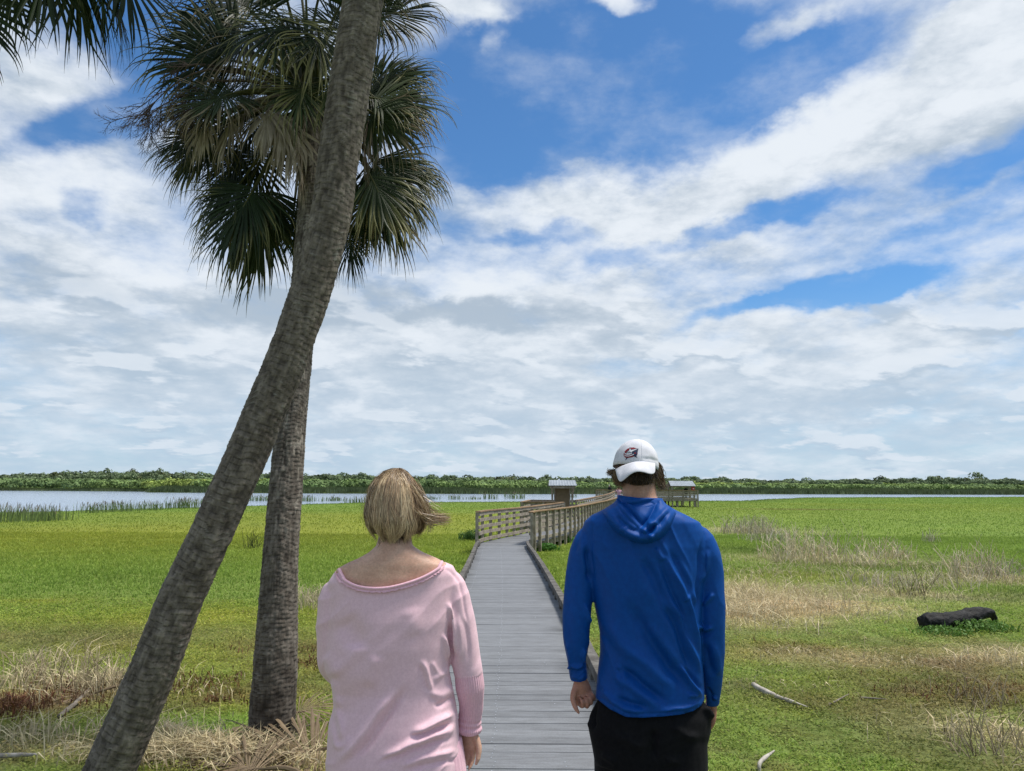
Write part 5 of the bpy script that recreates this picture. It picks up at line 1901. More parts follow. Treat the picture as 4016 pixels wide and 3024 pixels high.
def woman():
    foot = PX(1545, 1512, YW)
    root = empty("person", (foot[0], YW, 0), "woman seen from behind with blond bob, wearing a loose pink sweater", "person", "people walking out on the boardwalk")
    # ---- body: one continuous surface
    mb = MB()
    hc = PX(1552, 1985, YW + .02)
    q = head(mb, hc, .96)
    mb.rings(rows_px([(2040, 1488, 1606, .056, .015), (2100, 1486, 1610, .056, .005), (2140, 1478, 1620, .058, -.01), (2165, 1450, 1662, .062, -.018), (2187, 1412, 1716, .068, -.02), (2206, 1368, 1752, .074, -.02),
                      (2230, 1325, 1778, .082, -.015), (2260, 1310, 1784, .092, -.01), (2320, 1306, 1776, .101), (2420, 1325, 1750, .098), (2540, 1340, 1730, .088), (2660, 1350, 1722, .082), (2760, 1345, 1738, .090),
                      (2880, 1330, 1758, .100), (3000, 1330, 1765, .102), (3090, 1320, 1770, .11)], YW), 44, 2.15)
    ra = [PX(1735, 2285, YW), PX(1768, 2310, YW), PX(1800, 2420, YW), PX(1832, 2590, YW + .01), PX(1842, 2720, YW + .03), PX(1842, 2850, YW + .06)]
    mb.tube(cat(ra, 20), np.interp(np.linspace(0, 1, 20), [0, .1, .3, .55, .7, 1], [.030, .040, .042, .037, .037, .026]), 18, True)
    hand(mb, PX(1843, 2852, YW + .06), (-.10, .25, -1), (-.45, -.85, 0), .92, (.35, .45, .5, .6), .5, True)
    la = [PX(1360, 2300, YW), PX(1328, 2325, YW), PX(1310, 2420, YW), PX(1318, 2590, YW + .03), PX(1350, 2650, YW + .14), PX(1400, 2690, YW + .25)]
    mb.tube(cat(la, 22), np.interp(np.linspace(0, 1, 22), [0, .1, .3, .55, .7, 1], [.030, .040, .042, .037, .037, .026]), 18, True)
    hand(mb, PX(1402, 2691, YW + .255), (.75, .5, -.1), (.2, .1, -1), .92, (.5, .55, .6, .65), .5, False)
    hipz = PX(1545, 3090, YW)[2]
    for sx, fy in ((-1, .16), (1, -.12)):
        hx = foot[0] + sx * .085
        mb.tube(cat([(hx, YW, hipz + .12), (hx, YW + fy * .4, .47), (hx - sx * .01, YW + fy, .09)], 20), np.interp(np.linspace(0, 1, 20), [0, .25, .5, .7, 1], [.088, .078, .055, .054, .036]), 18, True)
        mb.tube([(hx - sx * .01, YW + fy - .05, .05), (hx - sx * .01, YW + fy + .12, .035)], [.036, .032], 12, True)
    me = remeshed(mb, .0045, 5)
    co, C = skin_colour(me, (.62, .385, .275))
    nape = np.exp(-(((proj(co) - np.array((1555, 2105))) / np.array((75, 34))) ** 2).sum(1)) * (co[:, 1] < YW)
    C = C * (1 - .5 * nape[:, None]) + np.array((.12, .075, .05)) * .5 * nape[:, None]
    set_col(me, C)
    body = link("body", me, M_SKIN, root)
    eyes(root, q, .96)
    bt = BVHTree.FromPolygons([v.co for v in me.vertices], [tuple(p.vertices) for p in me.polygons])

    # ---- sweater
    sw = MB()
    rows = rows_px([(2216, 1345, 1745, .070, -.01), (2232, 1312, 1778, .088, -.01), (2262, 1296, 1792, .100, -.008), (2320, 1292, 1794, .116), (2420, 1288, 1788, .130), (2520, 1282, 1774, .132), (2620, 1284, 1760, .126),
                    (2700, 1312, 1776, .120), (2760, 1310, 1788, .125), (2830, 1292, 1798, .136), (2900, 1286, 1800, .142), (2992, 1280, 1806, .146), (3080, 1281, 1806, .146), (3150, 1290, 1800, .14)], YW)
    sw.rings(rows, 52, 2.25)
    V = sw.v[-1]
    top = sstep(V[:, 2], rows[4][2], rows[1][2])
    V[:, 2] += .062 * (V[:, 0] - foot[0]) * top                     # her far shoulder sits higher
    R_ = [PX(1735, 2262, YW), PX(1762, 2290, YW), PX(1786, 2370, YW), PX(1806, 2450, YW), PX(1822, 2556, YW + .005), PX(1834, 2618, YW + .01), PX(1838, 2650, YW + .012)]
    sw.tube(cat(R_, 26), np.interp(np.linspace(0, 1, 26), [0, .10, .25, .5, .75, .93, 1], [.034, .052, .056, .054, .053, .050, .046]), 26, True)
    L_ = [PX(1352, 2290, YW), PX(1326, 2320, YW), PX(1310, 2380, YW), PX(1306, 2450, YW), PX(1308, 2530, YW + .005), PX(1316, 2605, YW + .03), PX(1345, 2650, YW + .12)]
    sw.tube(cat(L_, 26), np.interp(np.linspace(0, 1, 26), [0, .10, .25, .5, .75, .9, 1], [.034, .052, .056, .054, .052, .050, .044]), 26, True)
    ms = remeshed(sw, .0048, 8)
    folds(ms, [
        ([(1556, 2700), (1477, 2804), (1388, 2932), (1314, 2982)], .012, 17), ([(1600, 2690), (1500, 2830), (1430, 2930), (1360, 3000)], -.009, 15),
        ([(1610, 2880), (1690, 2838), (1789, 2790)], .013, 13), ([(1605, 2892), (1690, 2868), (1789, 2826)], -.010, 8), ([(1500, 2975), (1640, 2905), (1789, 2850)], .013, 14), ([(1480, 3000), (1640, 2930), (1795, 2885)], -.008, 11),
        ([(1560, 3010), (1690, 2965), (1800, 2940)], .008, 12), ([(1600, 3024), (1720, 2990), (1805, 2980)], -.006, 9),
        ([(1300, 2850), (1318, 2922), (1352, 2925), (1380, 2880)], .005, 12), ([(1318, 2780), (1340, 2860), (1340, 2915)], .004, 13), ([(1296, 2740), (1308, 2850), (1312, 2930)], -.003, 14),
        ([(1752, 2360), (1782, 2450), (1788, 2580)], .012, 9), ([(1738, 2480), (1758, 2590)], .008, 8), ([(1768, 2440), (1772, 2600)], -.011, 8), ([(1795, 2400), (1806, 2520), (1800, 2610)], .006, 9), ([(1820, 2420), (1838, 2540), (1830, 2610)], -.004, 9),
        ([(1652, 2585), (1675, 2655), (1695, 2715)], .005, 11), ([(1640, 2600), (1662, 2665), (1680, 2720)], -.003, 9), ([(1690, 2590), (1705, 2625), (1735, 2650)], .0035, 10), ([(1690, 2665), (1735, 2640), (1765, 2606)], .004, 12), ([(1670, 2715), (1730, 2722), (1785, 2695)], .005, 16),
        ([(1700, 2770), (1750, 2750), (1790, 2720)], -.006, 10), ([(1268, 2570), (1300, 2600), (1330, 2650)], .006, 30),
        ([(1340, 2420), (1390, 2500), (1400, 2560)], -.010, 48), ([(1600, 2380), (1640, 2500)], .004, 40), ([(1480, 2560), (1440, 2700)], .005, 30), ([(1310, 2660), (1330, 2780)], .006, 16),
        ([(1730, 2222), (1765, 2240), (1800, 2290), (1825, 2380), (1840, 2470)], -.0032, 6),
    ], .3, 3, .0015, .0066, R(42))
    NL = np.array([(1325, 2230), (1330, 2243), (1347, 2268), (1398, 2295), (1467, 2305), (1546, 2298), (1645, 2268), (1716, 2230), (1734, 2208), (1737, 2202)], float)

    def zneck(c):
        P = proj(c)
        lim = np.interp(P[:, 0], NL[:, 0], NL[:, 1], left=-1e5, right=-1e5)
        zz = np.full(len(c), 9.0)
        k = lim > -1e4
        # height of the neckline at this x, at the vertex's own distance
        for i in np.nonzero(k)[0]:
            zz[i] = px(P[i, 0], lim[i], c[i, 1]).z + max(0.0, (c[i, 1] - YW)) * -.15
        return zz

    cut_below(ms, zneck, False)
    ho = link("sweater", ms, M_PINK, root)
    so = ho.modifiers.new('s', 'SOLIDIFY'); so.thickness = .003; so.offset = -1
    stree = BVHTree.FromPolygons([v.co for v in ms.vertices], [tuple(p.vertices) for p in ms.polygons])
    # neckline band with its frayed seam
    nb, fr = MB(), MB()
    line = cat([(a, b, 0) for a, b in NL], 150)
    P3, Q3 = [], []
    for (u, v, _) in line:
        for (du, dv, out) in ((0, 4, P3), (0, 15, Q3)):
            best = None
            uu = u + (7 if u < 1345 else -5 if u > 1725 else 0) * (1 if out is P3 else -1.2)
            o0 = Vector((0, 0, CAM_Z)); d0 = ray(uu, v + dv).normalized()
            h = stree.ray_cast(o0, d0)[0] or bt.ray_cast(o0, d0)[0]
            out.append(h if h is not None else Vector(px(uu, v + dv, YW - .05)))
    P3, Q3 = [np.array([tuple(p) for p in a]) for a in (P3, Q3)]

    def sm(A):
        for _ in range(6):
            A[1:-1] = (A[:-2] + 2 * A[1:-1] + A[2:]) / 4
        return A
    P3, Q3 = sm(P3), sm(Q3)
    front = []
    a0, a1 = P3[0] + np.array((0, .01, -.012)), P3[-1] + np.array((0, .01, -.012))
    for t in np.linspace(0, 1, 60):
        x = a1[0] * (1 - t) + a0[0] * t
        z = (a1[2] * (1 - t) + a0[2] * t) - .10 * math.sin(math.pi * t)
        y = (a1[1] * (1 - t) + a0[1] * t) + .15 * math.sin(math.pi * t)
        front.append((x, y, z))
    loop = np.vstack([P3 + np.array((0, -.003, 0)), np.array(front[1:-1])])
    loop = np.vstack([loop, loop[:1]])
    nb.tube(loop, np.tile(np.array([[.0062, .0085]]), (len(loop), 1)), 12, False, flat=(0, -1, 0))
    nb.build("neckline_band", M_PINKB, root)
    n = len(Q3)
    G = np.stack([Q3 + np.array((0, -.004, .004)), Q3 + np.stack([RNG.normal(0, .0008, n), np.full(n, -.0075), -.0035 + RNG.normal(0, .0014, n)], 1)], 0)
    fr.grid(G)
    o = fr.build("frayed_seam", M_PINKB, root, smooth=False)
    so = o.modifiers.new('s', 'SOLIDIFY'); so.thickness = .002
    # ribbed cuff sleeves
    for (path, rad, nm) in [
        ([PX(1837, 2632, YW + .01), PX(1843, 2690, YW + .015), PX(1848, 2769, YW + .035), PX(1842, 2820, YW + .05), PX(1839, 2862, YW + .06)], [.0475, .0490, .0415, .039, .0400], "cuff"),
        ([PX(1335, 2640, YW + .09), PX(1360, 2660, YW + .16), PX(1394, 2684, YW + .235)], [.046, .042, .036], "cuff")]:
        cb = MB()
        n, sides = 60, 144
        P = cat(path, n)
        rr = np.interp(np.linspace(0, 1, n), np.linspace(0, 1, len(rad)), rad)
        rr[:3] *= (.94, 1.0, 1.01)
        cb.tube(P, rr, sides, False)
        mec = cb.mesh("cuff")
        c, no = get_co(mec), get_no(mec)
        a = np.tile(np.arange(sides), n)
        rib = np.cos(a * 2 * np.pi / sides * 36)
        t = np.repeat(np.linspace(0, 1, n), sides)
        c = c + no * (.0011 * rib + .0035 * np.sin(t * 60 + 2 * np.sin(a / sides * 6.28)) * sstep(t, .62, .85) * .5)[:, None]
        c = c + no * (.0040 * sstep(t, .85, 1.0))[:, None]
        set_co(mec, c)
        o = link(nm, mec, M_PINKB, root)
        so = o.modifiers.new('s', 'SOLIDIFY'); so.thickness = .003; so.offset = -1
    # longer under-layer showing at the side
    ub = MB()
    ub.rings(rows_px([(2900, 1300, 1808, .134, .02), (2960, 1292, 1818, .136, .02), (3020, 1286, 1826, .138, .02), (3140, 1286, 1832, .138, .02), (3200, 1290, 1832, .136, .02)], YW), 200, 2.3)
    V = ub.v[-1]
    ang = np.arctan2(V[:, 1] - YW, V[:, 0] - foot[0])
    V[:, 0] += .0012 * np.cos(np.arange(len(V)) * 2 * np.pi / 4)
    ub.build("underlayer_hem", M_PINKB, root)
    # trousers and shoes below the frame
    tb = MB()
    tb.rings([(foot[0], YW, hipz + .10, .172, .118), (foot[0], YW, hipz + .02, .176, .124), (foot[0], YW, hipz - .08, .168, .118)], 40, 2.3)
    for sx, fy in ((-1, .16), (1, -.12)):
        hx = foot[0] + sx * .085
        tb.tube(cat([(hx, YW, hipz), (hx, YW + fy * .4, .47), (hx - sx * .01, YW + fy, .10)], 20), np.interp(np.linspace(0, 1, 20), [0, .25, .5, .7, 1], [.100, .088, .070, .066, .058]), 20, True)
        shoe((hx - sx * .01, YW + fy, 0)).build("shoe", M_SHOE, root)
    link("trousers", remeshed(tb, .009, 4), M_DENIM, root)

    # ---- hair: a bob falling from the crown, ends curling, one side blown out by the wind
    c1, c2, c3 = np.array((.125, .078, .046)), np.array((.42, .285, .165)), np.array((.92, .72, .45))
    Z = lambda v: px(1555, v, YW).z
    env = np.array([(1833, 0, 0), (1838, 22, 20), (1850, 55, 40), (1875, 86, 62), (1900, 102, 80), (1940, 115, 100), (1985, 123, 112), (2020, 127, 118), (2060, 122, 128), (2095, 106, 118), (2125, 84, 96)], float)
    zz = np.array([Z(v) for v in env[:, 0]])[::-1]
    lw = (env[:, 1] * YW / FPX)[::-1]
    rw = (env[:, 2] * YW / FPX)[::-1]
    cx = px(1555, 1900, YW).x
    yc = YW + .012

    def envelope(phi, z):
        """phi: 0 = straight at the viewer, + to her right"""
        l = np.interp(z, zz, lw); r = np.interp(z, zz, rw)
        w = np.where(np.sin(phi) > 0, r, l)
        d = (l + r) / 2 * 1.02
        return np.stack([cx + np.sin(phi) * w, yc - np.cos(phi) * d, z], -1)

    hb = MB()
    n, K = 5200, 22
    phi = RNG.uniform(-2.5, 2.5, n)
    cl = np.floor((phi + 3) * 13 + 1.5 * RNG.random(n)).astype(int)        # clumps
    crnd = np.random.default_rng(3).random((200, 6))
    ck = crnd[cl % 200]
    layer = RNG.random(n) ** .6                                         # 1 = outermost
    t = np.linspace(0, 1, K)[None, :]
    vend = np.interp(phi, [-2.5, -1.6, -.8, -.2, .3, .9, 1.6, 2.5], [2052, 2066, 2104, 2106, 2104, 2100, 2064, 2050]) + RNG.normal(0, 11, n) - 46 * (ck[:, 0] - .5)
    vend -= (1 - layer) * 26 * RNG.random(n)
    zend = np.array([Z(v) for v in vend])[:, None]
    ztop = Z(1836) - .004 * RNG.random(n)[:, None] - (RNG.random(n)[:, None] < .35) * .03 * RNG.random(n)[:, None]
    zc = ztop + (zend - ztop) * (t ** 1.22)
    wave = (ck[:, 1:2] * 2 - 1) * .36 * np.sin(t * (5 + 4 * ck[:, 2:3]) + 6.28 * ck[:, 3:4]) * sstep(t, .35, 1.0)
    ph = phi[:, None] * sstep(t, -.28, .22) + wave + RNG.normal(0, .035, (n, 1)) * t + .10 * np.sin(t * 9 + ck[:, 4:5] * 9) * sstep(t, .4, 1) * .8
    E = envelope(ph, zc)
    shrink = (.88 + .09 * layer)[:, None] + .055 * (ck[:, 0:1] - .5) * sstep(t, .1, .5) - .22 * sstep(t, .80, 1.0) * (ck[:, 5:6] * .9 + .1) * (RNG.random((n, 1)) * .5 + .5)
    shrink = np.broadcast_to(shrink, E.shape[:2])[..., None]
    cen = np.array((cx, yc, 0))
    E = np.concatenate([(E[..., :2] - cen[:2]) * shrink + cen[:2], E[..., 2:]], 2)
    E += np.cumsum(RNG.normal(0, .00055, E.shape), 1) * .5
    lock = np.abs(E[:, K // 2, 0] - cx)
    mixr = np.clip(ck[:, 2] * .55 + RNG.random(n) * .45 + RNG.normal(0, .08, n), 0, 1)
    cA = c1 + (c2 - c1) * sstep(mixr, .06, .44)[:, None]
    cA = cA + (c3 - cA) * sstep(mixr, .46, .80)[:, None] * .95
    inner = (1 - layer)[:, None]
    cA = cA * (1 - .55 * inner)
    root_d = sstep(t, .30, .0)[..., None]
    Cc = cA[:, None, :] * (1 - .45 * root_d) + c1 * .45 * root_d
    nrm = np.concatenate([E[..., :2] - cen[:2], np.zeros(E.shape[:2] + (1,))], 2) + RNG.normal(0, .035, E.shape)
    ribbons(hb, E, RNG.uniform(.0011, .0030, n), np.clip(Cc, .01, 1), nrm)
    # blown side
    m, K2 = 420, 18
    fly = 260
    t2 = np.linspace(0, 1, K2)
    roots = [[(1628, 1985), (1655, 2012), (1690, 2022), (1725, 2028), (1764, 2030)], [(1640, 2000), (1668, 2030), (1700, 2040), (1735, 2040), (1758, 2036)], [(1612, 1930), (1660, 1960), (1690, 1978), (1712, 1990), (1736, 2006)],
             [(1620, 1900), (1655, 1950), (1676, 2000), (1692, 2045), (1690, 2075)]]
    for j, rt in enumerate(roots):
        k = [120, 95, 26, 110][j]
        base = cat([tuple(PX(a, b, YW - .02)) for a, b in rt], K2)
        S = np.tile(base, (k, 1, 1)) + RNG.normal(0, .010, (k, 1, 3)) * np.array((.6, 2.2, .8)) * (1.2 - .55 * t2[None, :, None]) + np.cumsum(RNG.normal(0, .0012, (k, K2, 3)), 1)
        S[:, :, 2] += (RNG.random((k, 1)) - .5) * .03 * t2[None] ** 2 * (2.2 if j == 2 else 1)
        cc = c1 + (c2 - c1) * RNG.random((k, 1)) + (c3 - c2) * (RNG.random((k, 1)) ** 2) * .7
        ribbons(hb, S, RNG.uniform(.0007, .0020, k), cc)
    # stray hairs lifting off the outline
    i0 = RNG.integers(0, n, fly)
    F_ = E[i0].copy()
    outw = F_[:, -1, :] - np.array((cx, yc, 0)); outw[:, 2] = 0
    outw /= np.linalg.norm(outw, axis=1)[:, None]
    F_ += outw[:, None, :] * (np.linspace(0, 1, K)[None, :, None] ** 2 * RNG.uniform(.004, .022, (fly, 1, 1))) + np.cumsum(RNG.normal(0, .0012, F_.shape), 1)
    ribbons(hb, F_, np.full(fly, .0007), np.tile(c2 * 1.2, (fly, 1)))
    # short darker hair at the nape
    k = 500
    u = RNG.normal(1562, 40, k); v = RNG.uniform(2070, 2118, k)
    S = []
    for i in range(k):
        h = bt.ray_cast(Vector((0, 0, CAM_Z)), ray(u[i], v[i]).normalized())[0]
        if h is None:
            continue
        p = np.array(tuple(h))
        e = p + np.array((RNG.normal(0, .006), -.006, -.026 - .012 * RNG.random()))
        S.append(cat([p + (0, .002, 0), (p + e) / 2 + (RNG.normal(0, .002), -.004, 0), e], 8))
    S = np.array(S)
    ribbons(hb, S, np.full(len(S), .0013), np.tile(c1 * .6, (len(S), 1)) * RNG.uniform(.6, 1.6, (len(S), 1)))
    # the mass of hair underneath
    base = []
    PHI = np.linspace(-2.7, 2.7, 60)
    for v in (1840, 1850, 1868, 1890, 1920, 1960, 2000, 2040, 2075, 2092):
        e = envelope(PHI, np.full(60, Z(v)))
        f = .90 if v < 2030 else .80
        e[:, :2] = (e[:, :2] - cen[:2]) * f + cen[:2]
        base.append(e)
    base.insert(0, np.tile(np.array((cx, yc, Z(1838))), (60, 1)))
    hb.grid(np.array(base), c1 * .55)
    hb.build("hair", M_HAIR, root, smooth=True)
    return root


woman()

# ================================================================== the man
YM = 3.1


def man():
    global GAIN
    GAIN = MAN_GAIN
    f0 = PX(2520, 1512, YM)
    root = empty("person", (f0[0], YM, 0), "man seen from behind in a blue hooded top, black trousers and white cap worn backwards", "person", "people walking out on the boardwalk")
    mb = MB()
    hc = PX(2503, 1852, YM + .01)
    q = head(mb, hc, 1.0, 0.0, R(-5))
    mb.rings(rows_px([(1870, 2440, 2572, .064, .01), (1905, 2442, 2571, .066, .0), (1945, 2441, 2573, .066, -.01), (1975, 2425, 2592, .072, -.015), (2005, 2380, 2640, .080, -.015), (2030, 2325, 2690, .092, -.01), (2060, 2300, 2735, .10),
                      (2110, 2312, 2725, .094), (2210, 2335, 2715, .094), (2330, 2362, 2708, .090), (2470, 2395, 2698, .080), (2600, 2400, 2702, .076), (2700, 2390, 2712, .082), (2800, 2380, 2720, .095), (2880, 2390, 2715, .095)], YM), 44, 2.2)
    la = [PX(2350, 2090, YM), PX(2312, 2125, YM), PX(2280, 2240, YM), PX(2262, 2430, YM - .01), PX(2260, 2550, YM + .01), PX(2270, 2660, YM + .03)]
    mb.tube(cat(la, 22), np.interp(np.linspace(0, 1, 22), [0, .1, .3, .55, .7, 1], [.030, .036, .038, .034, .028, .024]), 18, True)
    ra = [PX(2705, 2090, YM), PX(2742, 2125, YM), PX(2778, 2250, YM), PX(2791, 2450, YM - .005), PX(2796, 2600, YM + .03), PX(2790, 2745, YM + .07)]
    mb.tube(cat(ra, 22), np.interp(np.linspace(0, 1, 22), [0, .1, .3, .55, .7, 1], [.030, .036, .038, .035, .030, .024]), 18, True)
    hand(mb, PX(2276, 2664, YM + .03), (.22, .10, -1), (.35, -.93, .1), .98, (1.5, 1.55, 1.6, 1.6), .75, False, .03)
    hand(mb, PX(2791, 2752, YM + .075), (-.02, .55, -.85), (-.95, -.1, -.2), .95, (.7, .75, .8, .85), .6, True, .03)
    for sx, fy in ((-1, .18), (1, -.14)):
        hx = PX(2448 if sx < 0 else 2652, 3010, YM)[0]
        mb.tube(cat([(hx, YM, .78), (hx, YM + fy * .4, .48), (hx, YM + fy, .09)], 20), np.interp(np.linspace(0, 1, 20), [0, .25, .5, .7, 1], [.088, .08, .06, .058, .04]), 18, True)
        mb.tube([(hx, YM + fy - .05, .05), (hx, YM + fy + .14, .035)], [.04, .036], 12, True)
    me = remeshed(mb, .0045, 4)
    co, C = skin_colour(me, (.47, .275, .19))
    P = proj(co)
    st = sstep(P[:, 1], 1932, 1878) * (co[:, 1] < YM + .05)              # clipped stubble thinning out down the neck
    st = st * (.72 + .28 * vnoise(co * 420, 5))
    C = C * (1 - .82 * st[:, None]) + np.array((.035, .026, .02)) * .82 * st[:, None]
    hnd = sstep(P[:, 1], 2600, 2660)[:, None]
    C = C * (1 - hnd) + C * np.array((.92, .80, .78)) * hnd
    set_col(me, C)
    link("body", me, M_SKIN, root)
    eyes(root, q, 1.0)
    bt = BVHTree.FromPolygons([v.co for v in me.vertices], [tuple(p.vertices) for p in me.polygons])

    # ---- hooded top
    sw = MB()
    sw.rings(rows_px([(1952, 2432, 2588, .074, -.012), (1978, 2405, 2610, .080, -.014), (2000, 2362, 2646, .090, -.014), (2022, 2318, 2694, .102, -.012), (2046, 2292, 2740, .112, -.006), (2080, 2282, 2760, .12), (2140, 2286, 2768, .128),
                      (2230, 2298, 2762, .132), (2310, 2320, 2754, .132), (2400, 2337, 2748, .128), (2482, 2353, 2744, .124), (2561, 2354, 2748, .122), (2620, 2347, 2752, .122), (2690, 2340, 2758, .126), (2740, 2337, 2760, .130), (2800, 2338, 2762, .132), (2860, 2345, 2755, .128)], YM), 56, 2.3)
    L_ = [PX(2352, 2082, YM), PX(2314, 2112, YM), PX(2290, 2180, YM), PX(2274, 2275, YM), PX(2262, 2409, YM - .005), PX(2260, 2500, YM), PX(2262, 2582, YM + .012), PX(2271, 2662, YM + .03)]
    sw.tube(cat(L_, 34), np.interp(np.linspace(0, 1, 34), [0, .08, .18, .36, .58, .74, .87, 1], [.034, .054, .060, .0575, .0560, .0515, .0370, .0355]), 26, True)
    R_ = [PX(2702, 2082, YM), PX(2738, 2108, YM), PX(2763, 2165, YM), PX(2781, 2258, YM), PX(2790, 2400, YM - .005), PX(2790, 2500, YM + .005), PX(2792, 2590, YM + .025), PX(2793, 2680, YM + .05), PX(2790, 2760, YM + .075)]
    sw.tube(cat(R_, 36), np.interp(np.linspace(0, 1, 36), [0, .08, .17, .30, .50, .64, .76, .89, 1], [.034, .054, .060, .056, .0525, .0515, .0460, .0375, .029]), 26, True)
    ms = remeshed(sw, .0046, 7)

    def c6(*a):
        return [(2150 + x * .4345, 2300 + y * .4345) for x, y in a]

    def c5(*a):
        return [(2150 + x * .4202, 1700 + y * .4202) for x, y in a]

    folds(ms, [
        (c5((1060, 1100), (1180, 1300), (1290, 1560)) + c6((1260, 120), (1330, 420), (1372, 680)), .010, 9), (c5((1010, 1130), (1130, 1400), (1230, 1640)) + c6((1210, 300), (1300, 560)), -.009, 13),
        (c6((1080, 60), (1190, 290), (1290, 560), (1385, 840)), .009, 11), (c6((1000, 120), (1130, 330), (1240, 600), (1340, 840)), -.010, 15),
        (c6((1180, 700), (1290, 880), (1390, 1010)), .012, 10), (c6((1230, 720), (1340, 880), (1400, 960)), -.007, 9),
        (c6((690, 100), (840, 340), (1000, 600), (1150, 800), (1320, 960)), -.014, 26), (c6((480, 260), (680, 520), (840, 660), (1010, 820), (1160, 960)), .010, 26),
        (c6((900, 330), (1060, 560), (1200, 760)), .006, 18), (c6((590, 720), (740, 800), (900, 930), (1110, 1090)), -.011, 16), (c6((560, 790), (720, 900), (900, 1030), (1000, 1100)), .008, 16),
        (c6((600, 1010), (760, 1060), (900, 1100)), -.008, 11), (c6((620, 1090), (740, 1110), (860, 1130)), .006, 11), (c6((480, 930), (560, 1010), (650, 1100)), .006, 14), (c6((610, 700), (680, 790), (700, 860)), .006, 10),
        (c6((1000, 1120), (1200, 1108), (1380, 1050)), .006, 9), (c6((1010, 1140), (1200, 1140), (1390, 1070)), -.003, 6), (c6((1250, 990), (1300, 985), (1350, 1000)), .006, 9),
        (c5((870, 1150), (1000, 1380), (1100, 1640)), -.009, 20), (c5((760, 1050), (830, 1300), (960, 1620)), .005, 26), (c5((1120, 1080), (1240, 1270), (1360, 1540)), -.007, 11),
        (c5((1200, 1150), (1300, 1370), (1390, 1640)), .006, 11), (c5((1000, 1060), (1080, 1200)), .006, 10),
        (c5((1440, 960), (1420, 1150), (1405, 1400)) + c6((1350, 140), (1345, 330)), -.008, 9), (c5((1500, 1080), (1470, 1250), (1430, 1420)), .006, 12),
        (c6((1340, 355), (1420, 395), (1480, 365)), .006, 9), (c6((1340, 395), (1420, 430), (1500, 400)), -.0035, 10), (c6((1500, 60), (1440, 130), (1380, 170)), .007, 9), (c6((1420, 500), (1460, 700), (1500, 820)), -.005, 14), (c6((1480, 480), (1530, 660), (1540, 820)), .005, 12),
        (c5((330, 1000), (330, 1150), (370, 1330)), .006, 11), (c5((360, 1050), (360, 1250), (400, 1400)), -.010, 9), (c5((300, 870), (270, 1000), (240, 1150)), -.004, 12),
        (c6((170, 500), (195, 640), (200, 760)), .005, 8), (c6((330, 150), (350, 260), (380, 340)), .007, 8), (c6((330, 560), (310, 640), (330, 700)), .008, 7), (c6((340, 620), (330, 700), (350, 760)), -.006, 6), (c6((200, 700), (260, 730), (330, 690)), .006, 7), (c6((200, 740), (270, 775), (340, 740)), -.006, 7),
        (c6((200, 810), (280, 830), (350, 790)), .004, 6), (c6((180, 735), (210, 730)), .006, 6), (c6((1480, 1010), (1520, 1020)), .007, 7), (c6((1440, 900), (1480, 1000), (1500, 1060)), -.004, 8),
        ([(2337, 2722), (2389, 2762), (2454, 2796), (2519, 2800), (2600, 2795), (2671, 2787), (2750, 2754)], -.0026, 5), ([(2330, 2040), (2318, 2120), (2322, 2220), (2330, 2300)], -.003, 6), ([(2238, 2668), (2270, 2660), (2304, 2632)], -.0026, 5),
    ], .3, 7, .0008, .0056, R(-62))
    HEM = np.array([(2200, 2640), (2337, 2738), (2389, 2780), (2454, 2812), (2519, 2815), (2600, 2810), (2671, 2802), (2720, 2788), (2750, 2768), (2762, 2748), (2768, 2700), (2900, 2700)], float)
    wl = px(2345, 2735, YM).x

    def zhem(c):
        P = proj(c)
        lim = np.interp(P[:, 0], HEM[:, 0], HEM[:, 1])
        arm = (P[:, 0] < 2334) | (P[:, 0] > 2769)
        zz = np.empty(len(c))
        zc = c[:, 2]
        A = np.array([px(2500, 2738, YM).z, px(2500, 2815, YM).z])
        base = CAM_Z + (c[:, 1] * 0)
        for i in range(len(c)):
            zz[i] = px(P[i, 0], lim[i], c[i, 1]).z if c[i, 1] < YM else px(P[i, 0], 2738, YM).z
        zz[arm] = -1
        return zz

    cut_below(ms, zhem, True)
    o = link("hooded_top", ms, M_BLUE, root)
    so = o.modifiers.new('s', 'SOLIDIFY'); so.thickness = .0025; so.offset = -1
    stree = BVHTree.FromPolygons([v.co for v in ms.vertices], [tuple(p.vertices) for p in ms.polygons])

    # ---- hood lying folded on the back: an outer bag and a standing collar that fold into each other
    def sheet(curves, depth, n=90, m=46):
        """curves: list of px polylines from top to bottom; depth: metres in front of the back, per curve"""
        rows = []
        for ln, dp in zip(curves, depth):
            L = cat([(a, b, 0) for a, b in ln], n)
            rows.append(np.hstack([L[:, :2], np.interp(np.linspace(0, 1, n), np.linspace(0, 1, len(dp)), dp)[:, None]]))
        Rr = np.array(rows)
        out = []
        for j in range(n):
            out.append(cat(Rr[:, j], m))
        return np.array(out).transpose(1, 0, 2)                       # (m, n, 3) of u, v, depth

    def to3(S, jitter=0.0):
        m, n, _ = S.shape
        G = np.zeros((m, n, 3))
        for i in range(m):
            for j in range(n):
                u, v, d = S[i, j]
                h = stree.ray_cast(Vector((0, 0, CAM_Z)), ray(u, v).normalized())[0]
                y = h.y if h is not None else YM - .02
                G[i, j] = (u, v, y)
        Y = G[:, :, 2]
        for _ in range(10):                                              # relax the surface under the hood
            Y[1:-1, 1:-1] = (Y[:-2, 1:-1] + Y[2:, 1:-1] + Y[1:-1, :-2] + Y[1:-1, 2:]) / 4
        for i in range(m):
            for j in range(n):
                u, v, d = S[i, j]
                G[i, j] = PX(u, v, Y[i, j] - d)
        return G

    hbm = MB()
